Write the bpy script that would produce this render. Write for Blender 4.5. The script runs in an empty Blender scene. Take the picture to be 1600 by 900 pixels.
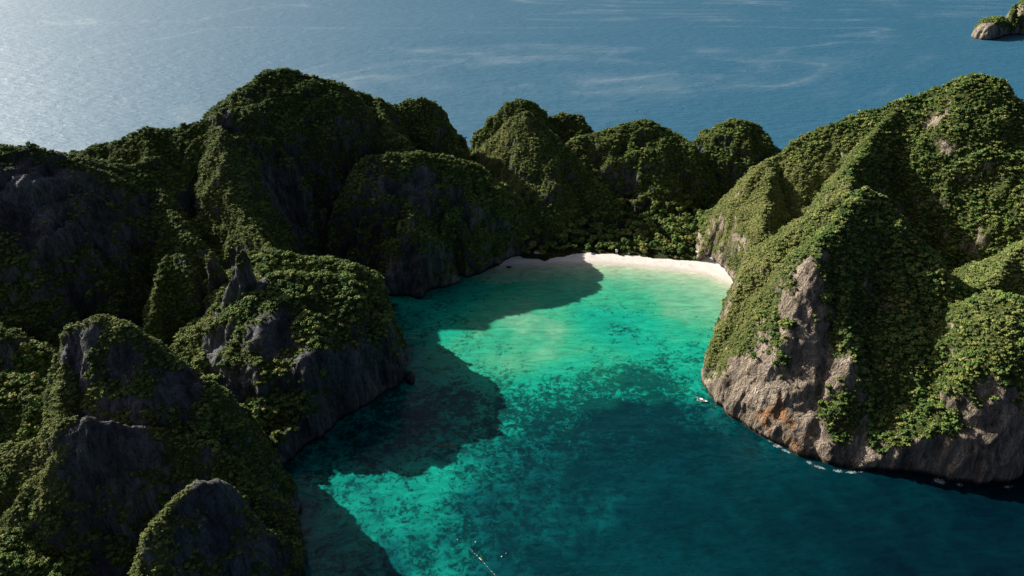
# A tropical bay ringed by limestone hills, seen from a drone 400 m above the sea.
# World frame in metres: x to the right, y away from the camera, z up, sea level at z = 0.
import bpy, bmesh, math, random, time
import numpy as np
from mathutils import Vector

T0 = time.time()
scene = bpy.context.scene
C = scene.collection
random.seed(7)
RNG = np.random.default_rng(7)
R = math.radians

# ------------------------------------------------------------------ camera, sky, sun, exposure
cam_data = bpy.data.cameras.new('camera')
cam_data.sensor_width = 36.0
cam_data.lens = 36.0 * 1142 / 1600
cam_data.clip_start = 1.0
cam_data.clip_end = 60000.0
cam = bpy.data.objects.new('camera', cam_data)
cam.location = (0, 0, 400)
cam.rotation_euler = (R(60), 0, 0)
C.objects.link(cam)
scene.camera = cam

SUN_LEFT = 58.0          # degrees left of the view direction (+y)
SUN_ELEV = 31.0
to_sun = Vector((-math.sin(R(SUN_LEFT)) * math.cos(R(SUN_ELEV)),
                 math.cos(R(SUN_LEFT)) * math.cos(R(SUN_ELEV)), math.sin(R(SUN_ELEV))))
world = bpy.data.worlds.new('World')
scene.world = world
world.use_nodes = True
wn = world.node_tree
sky = wn.nodes.new('ShaderNodeTexSky')
sky.sky_type = 'NISHITA'
sky.sun_disc = False
sky.sun_elevation = R(SUN_ELEV)
sky.sun_rotation = R(-SUN_LEFT)
sky.altitude = 50
sky.air_density = 0.5
sky.dust_density = 5.0
sky.ozone_density = 2.0
bg = wn.nodes['Background']
bg.inputs['Strength'].default_value = 0.05
wn.links.new(sky.outputs['Color'], bg.inputs['Color'])

sun_data = bpy.data.lights.new('sun', 'SUN')
sun_data.energy = 5.0
sun_data.angle = R(0.5)
sun_data.color = (1.0, 0.95, 0.86)
sun = bpy.data.objects.new('sun', sun_data)
sun.rotation_euler = to_sun.to_track_quat('Z', 'Y').to_euler()
sun.location = (-600, 400, 700)
C.objects.link(sun)

scene.view_settings.view_transform = 'Standard'
scene.view_settings.look = 'None'
scene.view_settings.exposure = 0.9
scene.view_settings.gamma = 1.0
scene.view_settings.use_curve_mapping = False
try:
    scene.cycles.use_denoising = True
    scene.cycles.max_bounces = 5
    scene.cycles.caustics_reflective = False
    scene.cycles.caustics_refractive = False
except Exception:
    pass

# ------------------------------------------------------------------ helpers
def tag(o, label=None, cat=None, group=None, kind=None):
    if label: o['label'] = label
    if cat: o['category'] = cat
    if group: o['group'] = group
    if kind: o['kind'] = kind
    return o

def link(name, me, mats=(), parent=None):
    o = bpy.data.objects.new(name, me)
    for m in mats:
        if m.name not in [x.name for x in me.materials if x]:
            me.materials.append(m)
    C.objects.link(o)
    o.parent = parent
    return o

def empty(name, loc, rz=0.0):
    o = bpy.data.objects.new(name, None)
    o.location = loc
    o.rotation_euler = (0, 0, rz)
    o.empty_display_size = 0.5
    C.objects.link(o)
    return o

_perm = np.random.default_rng(3).permutation(256).astype(np.int64)
_perm = np.concatenate([_perm, _perm, _perm])
_g = np.random.default_rng(5).normal(size=(256, 3))
_g /= np.linalg.norm(_g, axis=1, keepdims=True)
_g = (_g * 1.6).astype(np.float32)

def noise3(p):
    """gradient noise in about -1..1 at points p (n, 3)"""
    p = np.asarray(p, np.float32)
    i = np.floor(p).astype(np.int64)
    f = p - i
    u = f * f * f * (f * (f * 6 - 15) + 10)
    i &= 255
    out = 0
    for a in (0, 1):
        wx = u[:, 0] if a else 1 - u[:, 0]
        pa = _perm[i[:, 0] + a]
        for b in (0, 1):
            wy = u[:, 1] if b else 1 - u[:, 1]
            pb = _perm[pa + i[:, 1] + b]
            for c in (0, 1):
                wz = u[:, 2] if c else 1 - u[:, 2]
                gr = _g[_perm[pb + i[:, 2] + c]]
                d = gr[:, 0] * (f[:, 0] - a) + gr[:, 1] * (f[:, 1] - b) + gr[:, 2] * (f[:, 2] - c)
                out = out + wx * wy * wz * d
    return out

def fbm(p, octaves=4, gain=0.5):
    p = np.asarray(p, np.float32)
    out, a = 0, 1.0
    for k in range(octaves):
        out = out + a * noise3(p * (2.03 ** k) + 17.3 * k)
        a *= gain
    return out

def xyz(x, y, z=0.0):
    return np.stack([x, y, np.broadcast_to(z, x.shape)], 1)

def seg_dist(x, y, a, b):
    dx, dy = b[0] - a[0], b[1] - a[1]
    L = dx * dx + dy * dy + 1e-9
    t = np.clip(((x - a[0]) * dx + (y - a[1]) * dy) / L, 0, 1)
    return np.hypot(x - a[0] - t * dx, y - a[1] - t * dy), t

def poly_sd(x, y, poly):
    """signed distance, positive inside"""
    d = np.full(x.shape, 1e9)
    inside = np.zeros(x.shape, bool)
    n = len(poly)
    for k in range(n):
        a, b = poly[k], poly[(k + 1) % n]
        d = np.minimum(d, seg_dist(x, y, a, b)[0])
        if a[1] != b[1]:
            c = ((a[1] > y) != (b[1] > y)) & (x < (b[0] - a[0]) * (y - a[1]) / (b[1] - a[1]) + a[0])
            inside ^= c
    return np.where(inside, d, -d)

def node_mat(name):
    m = bpy.data.materials.new(name)
    m.use_nodes = True
    nt = m.node_tree
    return m, nt, nt.nodes, nt.links, nt.nodes['Principled BSDF']

def N(nt, t, **kw):
    n = nt.nodes.new(t)
    for k, v in kw.items():
        if k in n.inputs: n.inputs[k].default_value = v
        else: setattr(n, k, v)
    return n

def ramp(nt, fac, stops, interp='LINEAR'):
    n = nt.nodes.new('ShaderNodeValToRGB')
    n.color_ramp.interpolation = interp
    e = n.color_ramp.elements
    while len(e) < len(stops): e.new(0.5)
    for k, (p, c) in enumerate(stops):
        e[k].position = p
        e[k].color = (*c, 1) if len(c) == 3 else c
    nt.links.new(fac, n.inputs['Fac'])
    return n.outputs['Color']

def mix(nt, fac, a, b, blend='MIX'):
    n = nt.nodes.new('ShaderNodeMix')
    n.data_type = 'RGBA'
    n.blend_type = blend
    for sock, v in ((n.inputs[0], fac), (n.inputs[6], a), (n.inputs[7], b)):
        if isinstance(v, (int, float)): sock.default_value = v
        elif isinstance(v, tuple): sock.default_value = (*v, 1) if len(v) == 3 else v
        else: nt.links.new(v, sock)
    return n.outputs[2]

def math_(nt, op, a, b=0.0, c=None, clamp=False):
    n = nt.nodes.new('ShaderNodeMath')
    n.operation = op
    n.use_clamp = clamp
    for k, v in enumerate((a, b, c)):
        if v is None: continue
        if isinstance(v, (int, float)): n.inputs[k].default_value = v
        else: nt.links.new(v, n.inputs[k])
    return n.outputs[0]

def noise(nt, vec, scale, detail=3.0, rough=0.55, dist=0.0, out='Fac'):
    n = N(nt, 'ShaderNodeTexNoise', Scale=scale, Detail=detail, Roughness=rough, Distortion=dist)
    nt.links.new(vec, n.inputs['Vector'])
    return n.outputs[out]

def scaled(nt, vec, s):
    n = N(nt, 'ShaderNodeMapping')
    n.inputs['Scale'].default_value = s
    nt.links.new(vec, n.inputs['Vector'])
    return n.outputs[0]

def attr(nt, name, kind='GEOMETRY', out='Fac'):
    n = N(nt, 'ShaderNodeAttribute', attribute_name=name, attribute_type=kind)
    return n.outputs[out]

# ------------------------------------------------------------------ materials
def make_rock(name, warm=0.0):
    m, nt, nodes, links, bs = node_mat(name)
    pos = N(nt, 'ShaderNodeNewGeometry').outputs['Position']
    v = scaled(nt, pos, (1, 1, 0.22))
    big = noise(nt, v, 0.035, 5, 0.6)
    streak = noise(nt, scaled(nt, pos, (1, 1, 0.1)), 0.22, 5, 0.65, 0.6)
    fine = noise(nt, pos, 0.5, 6, 0.7)
    g1 = (0.165, 0.17, 0.178); g2 = (0.33, 0.33, 0.325)
    if warm: g1 = (0.43, 0.345, 0.26); g2 = (0.6, 0.5, 0.39)
    base = ramp(nt, big, [(0.3, (0.07, 0.07, 0.07)), (0.48, g1), (0.7, g2)])
    dark = ramp(nt, streak, [(0.36, (0.34, 0.335, 0.33)), (0.5, (0.75, 0.75, 0.75)), (0.66, (1.1, 1.1, 1.1))])
    col = mix(nt, 0.85, base, dark, 'MULTIPLY')
    thin = noise(nt, scaled(nt, pos, (1, 1, 0.05)), 0.55, 5, 0.7, 0.4)
    col = mix(nt, 0.8, col, ramp(nt, thin, [(0.36, (0.3, 0.3, 0.31)), (0.47, (0.9, 0.9, 0.9)), (0.62, (1.0, 1.0, 1.0)), (0.72, (1.7, 1.65, 1.55))]), 'MULTIPLY')
    crack = ramp(nt, fine, [(0.32, (0.3, 0.3, 0.3)), (0.48, (1, 1, 1))])
    col = mix(nt, 0.7, col, crack, 'MULTIPLY')
    # rusty stains on the rock
    st = math_(nt, 'MULTIPLY', attr(nt, 'stain'), noise(nt, scaled(nt, pos, (1, 1, 0.5)), 0.13, 4, 0.6))
    stf = ramp(nt, st, [(0.36, (0, 0, 0)), (0.5, (1, 1, 1))])
    rust = ramp(nt, fine, [(0.35, (0.14, 0.075, 0.035)), (0.6, (0.46, 0.22, 0.085))])
    col = mix(nt, math_(nt, 'MULTIPLY', stf, 0.8), col, rust)
    # scrub and moss
    vg = attr(nt, 'veg')
    vn = noise(nt, scaled(nt, pos, (1, 1, 0.4)), 0.12, 6, 0.7)
    vf = math_(nt, 'ADD', vg, math_(nt, 'MULTIPLY', math_(nt, 'SUBTRACT', vn, 0.5), 1.6))
    vf = ramp(nt, vf, [(0.42, (0, 0, 0)), (0.62, (1, 1, 1))])
    gn = noise(nt, pos, 0.35, 5, 0.7)
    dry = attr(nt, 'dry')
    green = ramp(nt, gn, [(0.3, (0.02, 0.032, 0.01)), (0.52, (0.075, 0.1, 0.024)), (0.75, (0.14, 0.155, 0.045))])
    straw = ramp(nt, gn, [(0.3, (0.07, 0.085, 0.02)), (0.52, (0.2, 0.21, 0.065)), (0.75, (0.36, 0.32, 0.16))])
    green = mix(nt, dry, green, straw)  # straw for dry growth, and as painted sunlight on the foreground crests
    col = mix(nt, vf, col, green)
    # dark algae band at the waterline
    zz = N(nt, 'ShaderNodeSeparateXYZ'); links.new(pos, zz.inputs[0])
    wl = ramp(nt, math_(nt, 'MULTIPLY_ADD', streak, 3.0, zz.outputs[2]), [(0.0, (0.2, 0.19, 0.17)), (1.0, (1, 1, 1))])
    wl_node = wl.node
    mr = N(nt, 'ShaderNodeMapRange')
    mr.inputs['From Min'].default_value = 2.5; mr.inputs['From Max'].default_value = 6.0
    links.new(math_(nt, 'MULTIPLY_ADD', streak, 3.0, zz.outputs[2]), mr.inputs['Value'])
    links.new(mr.outputs[0], wl_node.inputs['Fac'])
    col = mix(nt, 1.0, col, wl, 'MULTIPLY')
    links.new(col, bs.inputs['Base Color'])
    bs.inputs['Roughness'].default_value = 0.95
    bs.inputs['Specular IOR Level'].default_value = 0.15
    b = N(nt, 'ShaderNodeBump', Strength=1.0, Distance=3.2)
    vor = N(nt, 'ShaderNodeTexVoronoi', Scale=0.3); vor.feature = 'DISTANCE_TO_EDGE'
    wv = N(nt, 'ShaderNodeVectorMath'); wv.operation = 'ADD'
    links.new(scaled(nt, pos, (1, 1, 0.35)), wv.inputs[0]); links.new(noise(nt, pos, 0.4, 3, .6, 0, 'Color'), wv.inputs[1])
    links.new(wv.outputs[0], vor.inputs['Vector'])
    fis = ramp(nt, vor.outputs['Distance'], [(0.0, (0, 0, 0)), (0.12, (1, 1, 1))])
    flute = noise(nt, scaled(nt, pos, (1, 1, 0.12)), 0.6, 4, 0.6, 0.3)
    hh = math_(nt, 'ADD', math_(nt, 'ADD', math_(nt, 'MULTIPLY', streak, 1.0), fine), math_(nt, 'ADD', math_(nt, 'MULTIPLY', fis, 0.25), math_(nt, 'MULTIPLY', flute, 0.9)))
    links.new(hh, b.inputs['Height'])
    links.new(b.outputs[0], bs.inputs['Normal'])
    return m

ROCK = make_rock('limestone')
ROCK_WARM = make_rock('warm_limestone', 1.0)

def make_leaf(name, kind):
    m, nt, nodes, links, bs = node_mat(name)
    oi = N(nt, 'ShaderNodeObjectInfo')
    pos = N(nt, 'ShaderNodeNewGeometry').outputs['Position']
    rnd = math_(nt, 'MULTIPLY', oi.outputs['Random'], 0.7)
    ln = math_(nt, 'MULTIPLY', noise(nt, pos, 0.045, 2, 0.5), 0.32)
    t = math_(nt, 'ADD', rnd, ln)
    col = ramp(nt, t, [(0.12, (0.03, 0.072, 0.019)), (0.38, (0.09, 0.16, 0.036)),
                       (0.62, (0.158, 0.222, 0.05)), (0.85, (0.255, 0.25, 0.075))])
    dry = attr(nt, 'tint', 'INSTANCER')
    col = mix(nt, dry, col, (0.34, 0.335, 0.13))  # paler leaves: dry scrub, and crest sunlight put into the colour
    f = noise(nt, pos, 1.3, 3, 0.7)
    col = mix(nt, 0.8, col, ramp(nt, f, [(0.3, (0.5, 0.55, 0.5)), (0.7, (1.35, 1.3, 1.2))]), 'MULTIPLY')
    links.new(col, bs.inputs['Base Color'])
    bs.inputs['Roughness'].default_value = 0.75
    bs.inputs['Specular IOR Level'].default_value = 0.2
    return m

LEAF = make_leaf('foliage', 0)

def make_bark():
    m, nt, nodes, links, bs = node_mat('bark')
    pos = N(nt, 'ShaderNodeNewGeometry').outputs['Position']
    links.new(ramp(nt, noise(nt, scaled(nt, pos, (1, 1, .2)), 3, 4), [(.3, (.08, .06, .045)), (.7, (.26, .22, .18))]), bs.inputs['Base Color'])
    bs.inputs['Roughness'].default_value = 0.9
    return m
BARK = make_bark()

def make_sand():
    m, nt, nodes, links, bs = node_mat('sand')
    pos = N(nt, 'ShaderNodeNewGeometry').outputs['Position']
    n1 = noise(nt, pos, 0.09, 4, 0.6)
    n2 = noise(nt, pos, 0.8, 4, 0.7)
    col = ramp(nt, n1, [(0.3, (0.56, 0.52, 0.475)), (0.6, (0.68, 0.645, 0.6))])
    wet = attr(nt, 'wet')
    col = mix(nt, wet, col, (0.48, 0.425, 0.37))
    col = mix(nt, 0.35, col, ramp(nt, n2, [(0.32, (0.5, 0.47, 0.42)), (0.55, (1, 1, 1))]), 'MULTIPLY')
    links.new(col, bs.inputs['Base Color'])
    bs.inputs['Roughness'].default_value = 0.9
    b = N(nt, 'ShaderNodeBump', Strength=0.6, Distance=0.4)
    links.new(n2, b.inputs['Height']); links.new(b.outputs[0], bs.inputs['Normal'])
    return m
SAND = make_sand()

def plain(name, col, rough=0.5, metal=0.0, spread=0.15, scale=2.0):
    m, nt, nodes, links, bs = node_mat(name)
    pos = N(nt, 'ShaderNodeTexCoord').outputs['Object']
    n = noise(nt, pos, scale, 3, 0.6)
    a = tuple(max(0, c * (1 - spread)) for c in col); b = tuple(min(1, c * (1 + spread)) for c in col)
    links.new(ramp(nt, n, [(0.3, a), (0.7, b)]), bs.inputs['Base Color'])
    bs.inputs['Roughness'].default_value = rough
    bs.inputs['Metallic'].default_value = metal
    return m

# ------------------------------------------------------------------ the land: coast, hills as ridge networks
# ridge points are (x, y, crest height, radius of the foot)
COAST = [
    # right headland, from the back of the beach along the water to the right
    (222.8, 771.9), (233.5, 762.1), (240.7, 736.9), (246.8, 707), (242.9, 681.7), (233.9, 655.2), (214.7, 621.7), (191, 576.5), (174.8, 542.6), (169.3, 523.5),
    (171.1, 501.7), (179.5, 482), (193.3, 461.7), (210.1, 444.8), (225.3, 429.4), (241.7, 419.5), (264.1, 414), (292.8, 412.7), (316.2, 410.6), (329.8, 403.9),
    (348.6, 398.7), (367.5, 400), (388.4, 409.3), (423.8, 418.8), (477.1, 424.4),
    (620, 440), (740, 520), (800, 680), (770, 850), (640, 950), (480, 940), (440, 990), (350, 1060), (200, 1075), (90, 1085), (-20, 1060),
    (-90, 1000), (-170, 1000), (-300, 980), (-420, 930), (-560, 900), (-700, 840), (-760, 640), (-740, 420), (-640, 260), (-460, 190), (-300, 180),
    # foreground rock and the left side of the bay
    (-190, 220), (-140, 262), (-134.9, 318.1), (-142.1, 344), (-151, 372.5), (-163.5, 394.2), (-178.7, 409.3), (-177.6, 416.1), (-170.6, 423), (-158.2, 446.3), (-141.4, 472.9), (-130.4, 485.3), (-116, 504.4), (-100.8, 516.1),
    (-95.7, 529.1), (-99.6, 550.6), (-110.5, 587.3), (-122.3, 618.1), (-141.2, 635), (-133.6, 650.1), (-107.5, 655.2), (-94.4, 670.9), (-91.8, 685.9), (-70.3, 695.6), (-43.2, 718.7),
    (-11.2, 750.9),
    # back of the beach
    (0, 757.3), (11.3, 760.5), (28.5, 758.9), (38.8, 754.1), (52.7, 762.1), (87.6, 773.6), (121.3, 768.6), (150.6, 762.1), (187, 755.7),
    (208.8, 752.5), (220.7, 752.5), (224.4, 762.1)]

def coast_sd(x, y):
    n = 3.5 * noise3(xyz(x / 22, y / 22, 4.0)) + 1.6 * noise3(xyz(x / 7, y / 7, 9.0))
    return poly_sd(x, y, COAST) + n

HILLS = {
  'far right peak': dict(warm=1, p=1.9, w=0.62, rough=0.35, label='tallest green hill on the right, rising to a rounded peak', ridges=[
    [(287.8, 792, 107.6, 62), (304.4, 800, 110.1, 80), (338.6, 800, 140.3, 95), (381.9, 795, 161.5, 110), (416.3, 785, 175.1, 120), (446.4, 778, 190.9, 130), (476.1, 765, 214.9, 135), (497, 750, 209.5, 130), (513.2, 735, 189.4, 130), (536.7, 715, 179, 130), (680, 700, 185, 150)],
    [(282.7, 785, 104.1, 62), (268.2, 775, 95.7, 50), (259, 762, 76.4, 38), (254.2, 752, 53.4, 28)],
    [(417.6, 780, 174.4, 95), (377, 745, 152.6, 75), (351.9, 708, 138, 62), (330.4, 676, 125.2, 52), (312.2, 655, 108.4, 40)],
    [(290.2, 788, 107.6, 70), (281.2, 748, 89.9, 64), (268.6, 712, 68.1, 56), (259.3, 692, 39.9, 48)],
    [(277.8, 775, 94.2, 58), (262.3, 742, 65.8, 50), (253.6, 712, 33.4, 40)]]),
  'front headland': dict(warm=1, p=2.4, w=0.7, rough=0.35, label='green headland with bare tan rock at its foot, front right', ridges=[
    [(315.8, 578, 153.3, 100), (300, 580, 159, 108), (269.6, 578, 144.4, 104), (240.2, 576, 121.6, 92), (221.6, 574, 89.7, 76), (203.6, 565, 50.3, 60), (181.6, 545, 14.8, 30)],
    [(300, 580, 159, 108), (261.5, 540, 145.4, 80), (241.5, 520, 132.3, 70), (233.9, 505, 108.4, 62), (236.3, 488, 76.9, 55), (226.3, 470, 39.6, 42), (205, 485, 7.9, 36)],
    [(315.8, 578, 153.3, 105), (328.2, 565, 139.6, 115), (342.2, 540, 117.8, 128), (358.1, 518, 97.9, 125), (368.5, 502, 92.3, 105)],
    [(325.3, 560, 141.9, 90), (314.7, 505, 96.5, 95), (308.7, 465, 49.7, 70)],
    [(351.2, 530, 106.3, 115), (348.1, 492, 86.5, 100), (338.2, 462, 64.4, 90), (328.6, 438, 30.2, 66)],
    [(261.2, 540, 147.1, 80), (263.9, 465, 68.3, 45), (258.8, 445, 33.9, 30)]]),
  'right knob': dict(warm=1, p=2.6, w=0.5, rough=0.4, label='steep wooded knob above grey cliff at the right edge', ridges=[
    [(368.9, 500, 95.9, 80), (369.6, 478, 117.3, 70), (377.7, 468, 118.8, 70), (411.8, 480, 111.5, 90), (480, 500, 95, 110)],
    [(369.6, 478, 117.3, 70), (358.3, 448, 92, 52), (356.4, 432, 62.8, 40), (358.8, 424, 38.9, 28)]]),
  'right valley slope': dict(warm=1, p=1.7, w=0.6, rough=0.3, label='pale green slope across the dark valley, far right', ridges=[
    [(640, 690, 180, 150), (600, 610, 165, 150), (560, 560, 140, 120), (520, 525, 95, 100)],
    [(600, 610, 165, 140), (450.9, 590, 93, 80), (422.5, 560, 83.2, 60)]]),
  'left domed mountain': dict(p=4.2, w=.28, label='tallest dark dome mountain on the left skyline', ridges=[
    [(-310, 785, 168.8, 80), (-291.4, 800, 189.8, 90), (-271.3, 825, 198.2, 92), (-248.3, 845, 195.5, 92), (-222.5, 855, 187.2, 84), (-204.3, 865, 169.7, 66), (-194.7, 858, 155.7, 44)],
    [(-291.4, 800, 189.8, 85), (-293.7, 768, 162.6, 55)]]),
  'left skyline shoulder': dict(p=2.3, label='pointed shoulder hill right of the domed mountain', ridges=[
    [(-216.2, 900, 163.6, 85), (-189.5, 900, 155.7, 90), (-158.7, 900, 146.1, 85), (-144, 905, 139.9, 75), (-116, 910, 149, 68), (-100.3, 910, 143.3, 60), (-84.9, 905, 120.3, 48), (-71.5, 900, 101.9, 35), (-60.5, 895, 81.6, 26)],
    [(-165.6, 895, 149.1, 70), (-148.8, 850, 129.5, 55), (-118.8, 815, 116.3, 45)],
    [(-189.5, 900, 155.7, 70), (-167.9, 850, 129.5, 50)]]),
  'bay cliff block': dict(p=3.4, label='flat topped cliff block standing over the shaded water', ridges=[
    [(-169.4, 758, 114.3, 42), (-157.7, 764, 122.4, 56), (-133.9, 770, 123.9, 66), (-106.9, 780, 122.6, 74), (-72.4, 790, 114.5, 74), (-48.3, 806, 100.1, 66), (-21.5, 822, 69.1, 58), (4.7, 826, 36.5, 50), (28.6, 826, 14.9, 36)],
    [(-113.6, 776, 121.8, 70), (-106.9, 722, 74.8, 45), (-99.2, 694, 38.8, 25)],
    [(-58.5, 795, 107.3, 60), (-46.8, 752, 57.3, 40)]]),
  'middle pointed hill': dict(p=2.2, w=0.6, rough=0.5, label='hill with a lit grassy left face behind the beach, centre', ridges=[
    [(-48.6, 915, 72.8, 44), (-20.6, 912, 101.4, 55), (0, 910, 122.1, 62), (17.7, 905, 132.6, 70)],
    [(17.7, 905, 132.6, 76), (31.9, 882, 107.1, 76), (41.1, 856, 77.4, 64), (45.9, 834, 39, 42)],
    [(17.7, 905, 132.6, 70), (38.7, 900, 119.4, 64), (66.3, 890, 93.6, 56), (97.2, 872, 59.4, 46), (118.4, 858, 33.9, 34)]]),
  'middle back dome': dict(p=3.0, label='dark dome behind the middle pointed hill', ridges=[
    [(-49.2, 985, 64.6, 30), (-28.3, 992, 96.1, 48), (-8.8, 996, 117.3, 56), (13.2, 998, 122.9, 60), (28.1, 996, 117.3, 56), (44.2, 990, 96.7, 50)]]),
  'flat topped back hill': dict(p=4.5, label='small flat topped hill behind the middle hills', ridges=[
    [(49.3, 1005, 93.1, 45), (71.7, 1008, 98.5, 42), (94.1, 1008, 99.4, 36), (96.7, 1006, 98.2, 24)]]),
  'beach backdrop hill': dict(p=3.0, label='broad dark hill directly behind the beach', ridges=[
    [(68.1, 935, 74.5, 45), (89.8, 945, 83.5, 58), (128.9, 955, 91.7, 72), (163.1, 960, 102.4, 80), (184.5, 960, 103.3, 80), (210.2, 955, 94.3, 70), (232, 940, 79.9, 55), (247.9, 930, 58.5, 45)],
    [(89.8, 945, 83.5, 50), (117.2, 895, 38, 40)], [(175.9, 960, 102.4, 78), (188.3, 928, 69.9, 66), (196.2, 892, 30.2, 44)]]),
  'right skyline dome': dict(p=3.2, label='round dome beside the gap to the open sea', ridges=[
    [(242.1, 970, 69.7, 38), (267.3, 970, 78.8, 48), (288.7, 978, 96, 60), (307.1, 978, 101.3, 66), (328, 978, 96, 62), (346.1, 970, 78.8, 46), (357.7, 960, 60.4, 28)],
    [(309.3, 975, 98.7, 60), (319.6, 940, 65.6, 44)]]),
  'far left ridge': dict(p=3.0, label='long ridge with grey cliffs at the left edge', ridges=[
    [(-640, 640, 190, 150), (-499.9, 640, 180.8, 130), (-474.5, 650, 171.3, 120), (-447.4, 655, 172, 115), (-425.5, 665, 163.5, 105), (-410.2, 675, 149.5, 90), (-394.3, 700, 136.2, 80), (-370.2, 720, 137, 75)],
    [(-474.5, 650, 171.3, 100), (-454.2, 570, 122.1, 70)], [(-410.2, 675, 149.5, 80), (-393.5, 635, 117.3, 55)]]),
  'left green saddle': dict(p=1.6, w=.7, rough=.5, label='sunlit wooded slope running down from the left skyline', ridges=[
    [(-479.3, 760, 129.7, 110), (-449.9, 760, 135.4, 115), (-417.5, 755, 144.3, 120), (-387.5, 760, 158.2, 125), (-371.9, 762, 152.6, 125), (-351.1, 768, 157.7, 125), (-320.4, 778, 163.8, 100), (-310.2, 785, 167.4, 80)],
    [(-319.1, 775, 164.7, 90), (-298.3, 728, 160.3, 90), (-288.8, 702, 143.6, 80), (-281.8, 684, 121.9, 74), (-264.9, 660, 102.7, 68), (-245.8, 635, 89, 60), (-224.7, 610, 87.9, 55)],
    [(-386.3, 755, 154.2, 110), (-375, 715, 130.5, 100), (-345.6, 672, 107.7, 80), (-307.8, 632, 88.4, 62)]]),
  'left headland': dict(p=3.2, w=0.6, rough=0.7, label='dark headland with a lit wooded top beside the bay', ridges=[
    [(-244.7, 595, 83.7, 80), (-221.9, 592, 91.9, 85), (-191.7, 588, 91.4, 85), (-161.2, 580, 89.7, 82), (-141.3, 572, 89.5, 78), (-126.5, 567, 80.5, 66), (-115.8, 563, 65.7, 52)],
    [(-219.2, 592, 90.6, 80), (-226.2, 556, 77.7, 62), (-232.7, 534, 59.7, 54), (-255.4, 528, 60.3, 52), (-264.9, 520, 60.9, 46)],
    [(-223, 548, 82.3, 80), (-208.9, 540, 95.8, 105), (-186.7, 540, 99.5, 122), (-154.1, 548, 92.5, 92), (-127.9, 555, 79.6, 62)]]),
  'left inner slope': dict(p=1.8, label='shaded wooded hollow between left ridge and foreground', ridges=[
    [(-439.9, 490, 80.5, 70), (-401.7, 480, 84.6, 55), (-380, 470, 72.1, 42), (-365.4, 455, 60.3, 28)],
    [(-388.4, 430, 76.1, 60), (-355.9, 428, 71.8, 50), (-325.6, 410, 62.7, 45)]]),
  'foreground crag': dict(p=2.6, w=0.6, rough=0.5, label='rugged crag with lit mossy crest, nearest on the left', ridges=[
    [(-304.5, 402, 119.5, 34), (-291.8, 404, 136.6, 48), (-271.4, 404, 146, 60), (-254.8, 402, 142.3, 60), (-240.2, 396, 131.8, 58), (-222.7, 390, 119.2, 54), (-207, 382, 100.8, 48), (-195, 370, 72.8, 42), (-184.9, 388, 29.5, 38), (-165.5, 380, 8.1, 26)],
    [(-296.4, 404, 132.5, 40), (-292.3, 379, 109.4, 30), (-288.7, 364, 95.3, 28)]]),
  'foreground ledge': dict(p=2.4, w=0.6, rough=0.5, label='second crag with a pale lit left slope, lower left', ridges=[
    [(-336.4, 352, 72.7, 50), (-306.1, 350, 86.3, 46), (-274.5, 347, 105.5, 42), (-261.1, 346, 109.4, 42), (-250.3, 348, 102.6, 38), (-236.7, 356, 92.6, 36), (-218.1, 360, 83.8, 34), (-197.5, 358, 76.4, 34), (-187.8, 356, 73.9, 32), (-177.7, 348, 54.3, 32), (-162.9, 340, 34.9, 28), (-150.1, 330, 19.3, 22)],
    [(-261.1, 346, 109.4, 38), (-284.6, 330, 81.2, 36), (-302.7, 322, 59.7, 32)]]),
  'foreground spur': dict(p=2.4, w=0.6, rough=0.5, label='narrow lit rocky spur at the bottom left', ridges=[
    [(-173.8, 304, 96, 34), (-180.7, 302, 97.5, 36), (-192.4, 292, 88.9, 32), (-202.4, 282, 74.7, 28), (-208.6, 272, 55.3, 28)],
    [(-173.8, 304, 96, 34), (-165.4, 302, 79.8, 34), (-150.7, 300, 59.4, 34), (-135.8, 290, 41, 28)],
    [(-180.7, 302, 97.5, 30), (-174.9, 290, 73.3, 24)]]),
  'corner knoll': dict(p=2.2, rough=0.4, label='small lit knoll in the bottom left corner', ridges=[
    [(-341.4, 310, 50.8, 50), (-308.4, 300, 50.1, 42), (-286.7, 292, 44.1, 34), (-273.2, 285, 38.8, 24)]]),
  'leaning spire': dict(p=3, w=.35, small=1, rough=1.2, voxel=1.0, step=1.0, spread=30, label='tall bare grey rock spire standing beside the left headland', ridges=[
    [(-224.5, 538, 128.3, 11), (-226.9, 536, 123.4, 14), (-232.7, 532, 108.2, 17), (-237.8, 528, 93.9, 19), (-244.6, 522, 73.7, 22)]]),
  'slim needle': dict(p=1.6, w=.7, small=1, voxel=1.0, step=1.0, label='thin rock needle left of the tall grey spire', ridges=[
    [(-263.6, 572, 112.4, 13), (-265.6, 568, 101.2, 17), (-267.2, 562, 88.5, 19)]]),
  'twin topped pinnacle': dict(p=2.0, w=.5, small=1, voxel=1.3, step=1.2, spread=5, size=.8, label='leafy twin topped pinnacle rising out of the dark hollow', ridges=[
    [(-309.2, 575, 97.6, 20), (-305.7, 575, 98.2, 24), (-296.3, 574, 102.6, 27), (-287.4, 570, 100.2, 24), (-283.2, 565, 90.1, 18)], [(-306, 575, 96.9, 26), (-311.5, 555, 79.6, 26), (-314.1, 535, 59.1, 22)]]),
  'skyline stump': dict(p=2, w=.6, small=1, voxel=1.0, step=1.0, label='tiny rock stump in the gap on the skyline', ridges=[[(-58, 905, 100.3, 12), (-56.6, 903, 90.8, 15)], [(-71.5, 895, 95.2, 14), (-75.4, 890, 90.2, 17)]]),
  'cliff foot pinnacle': dict(p=2.2, w=.45, small=1, voxel=1.2, step=1.2, spread=5, size=.75, label='small lit green pinnacle against the shaded cliff block', ridges=[[(-106.8, 713, 81, 13), (-109, 708, 69.9, 17), (-111.3, 702, 56.2, 18)]]),
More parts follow.
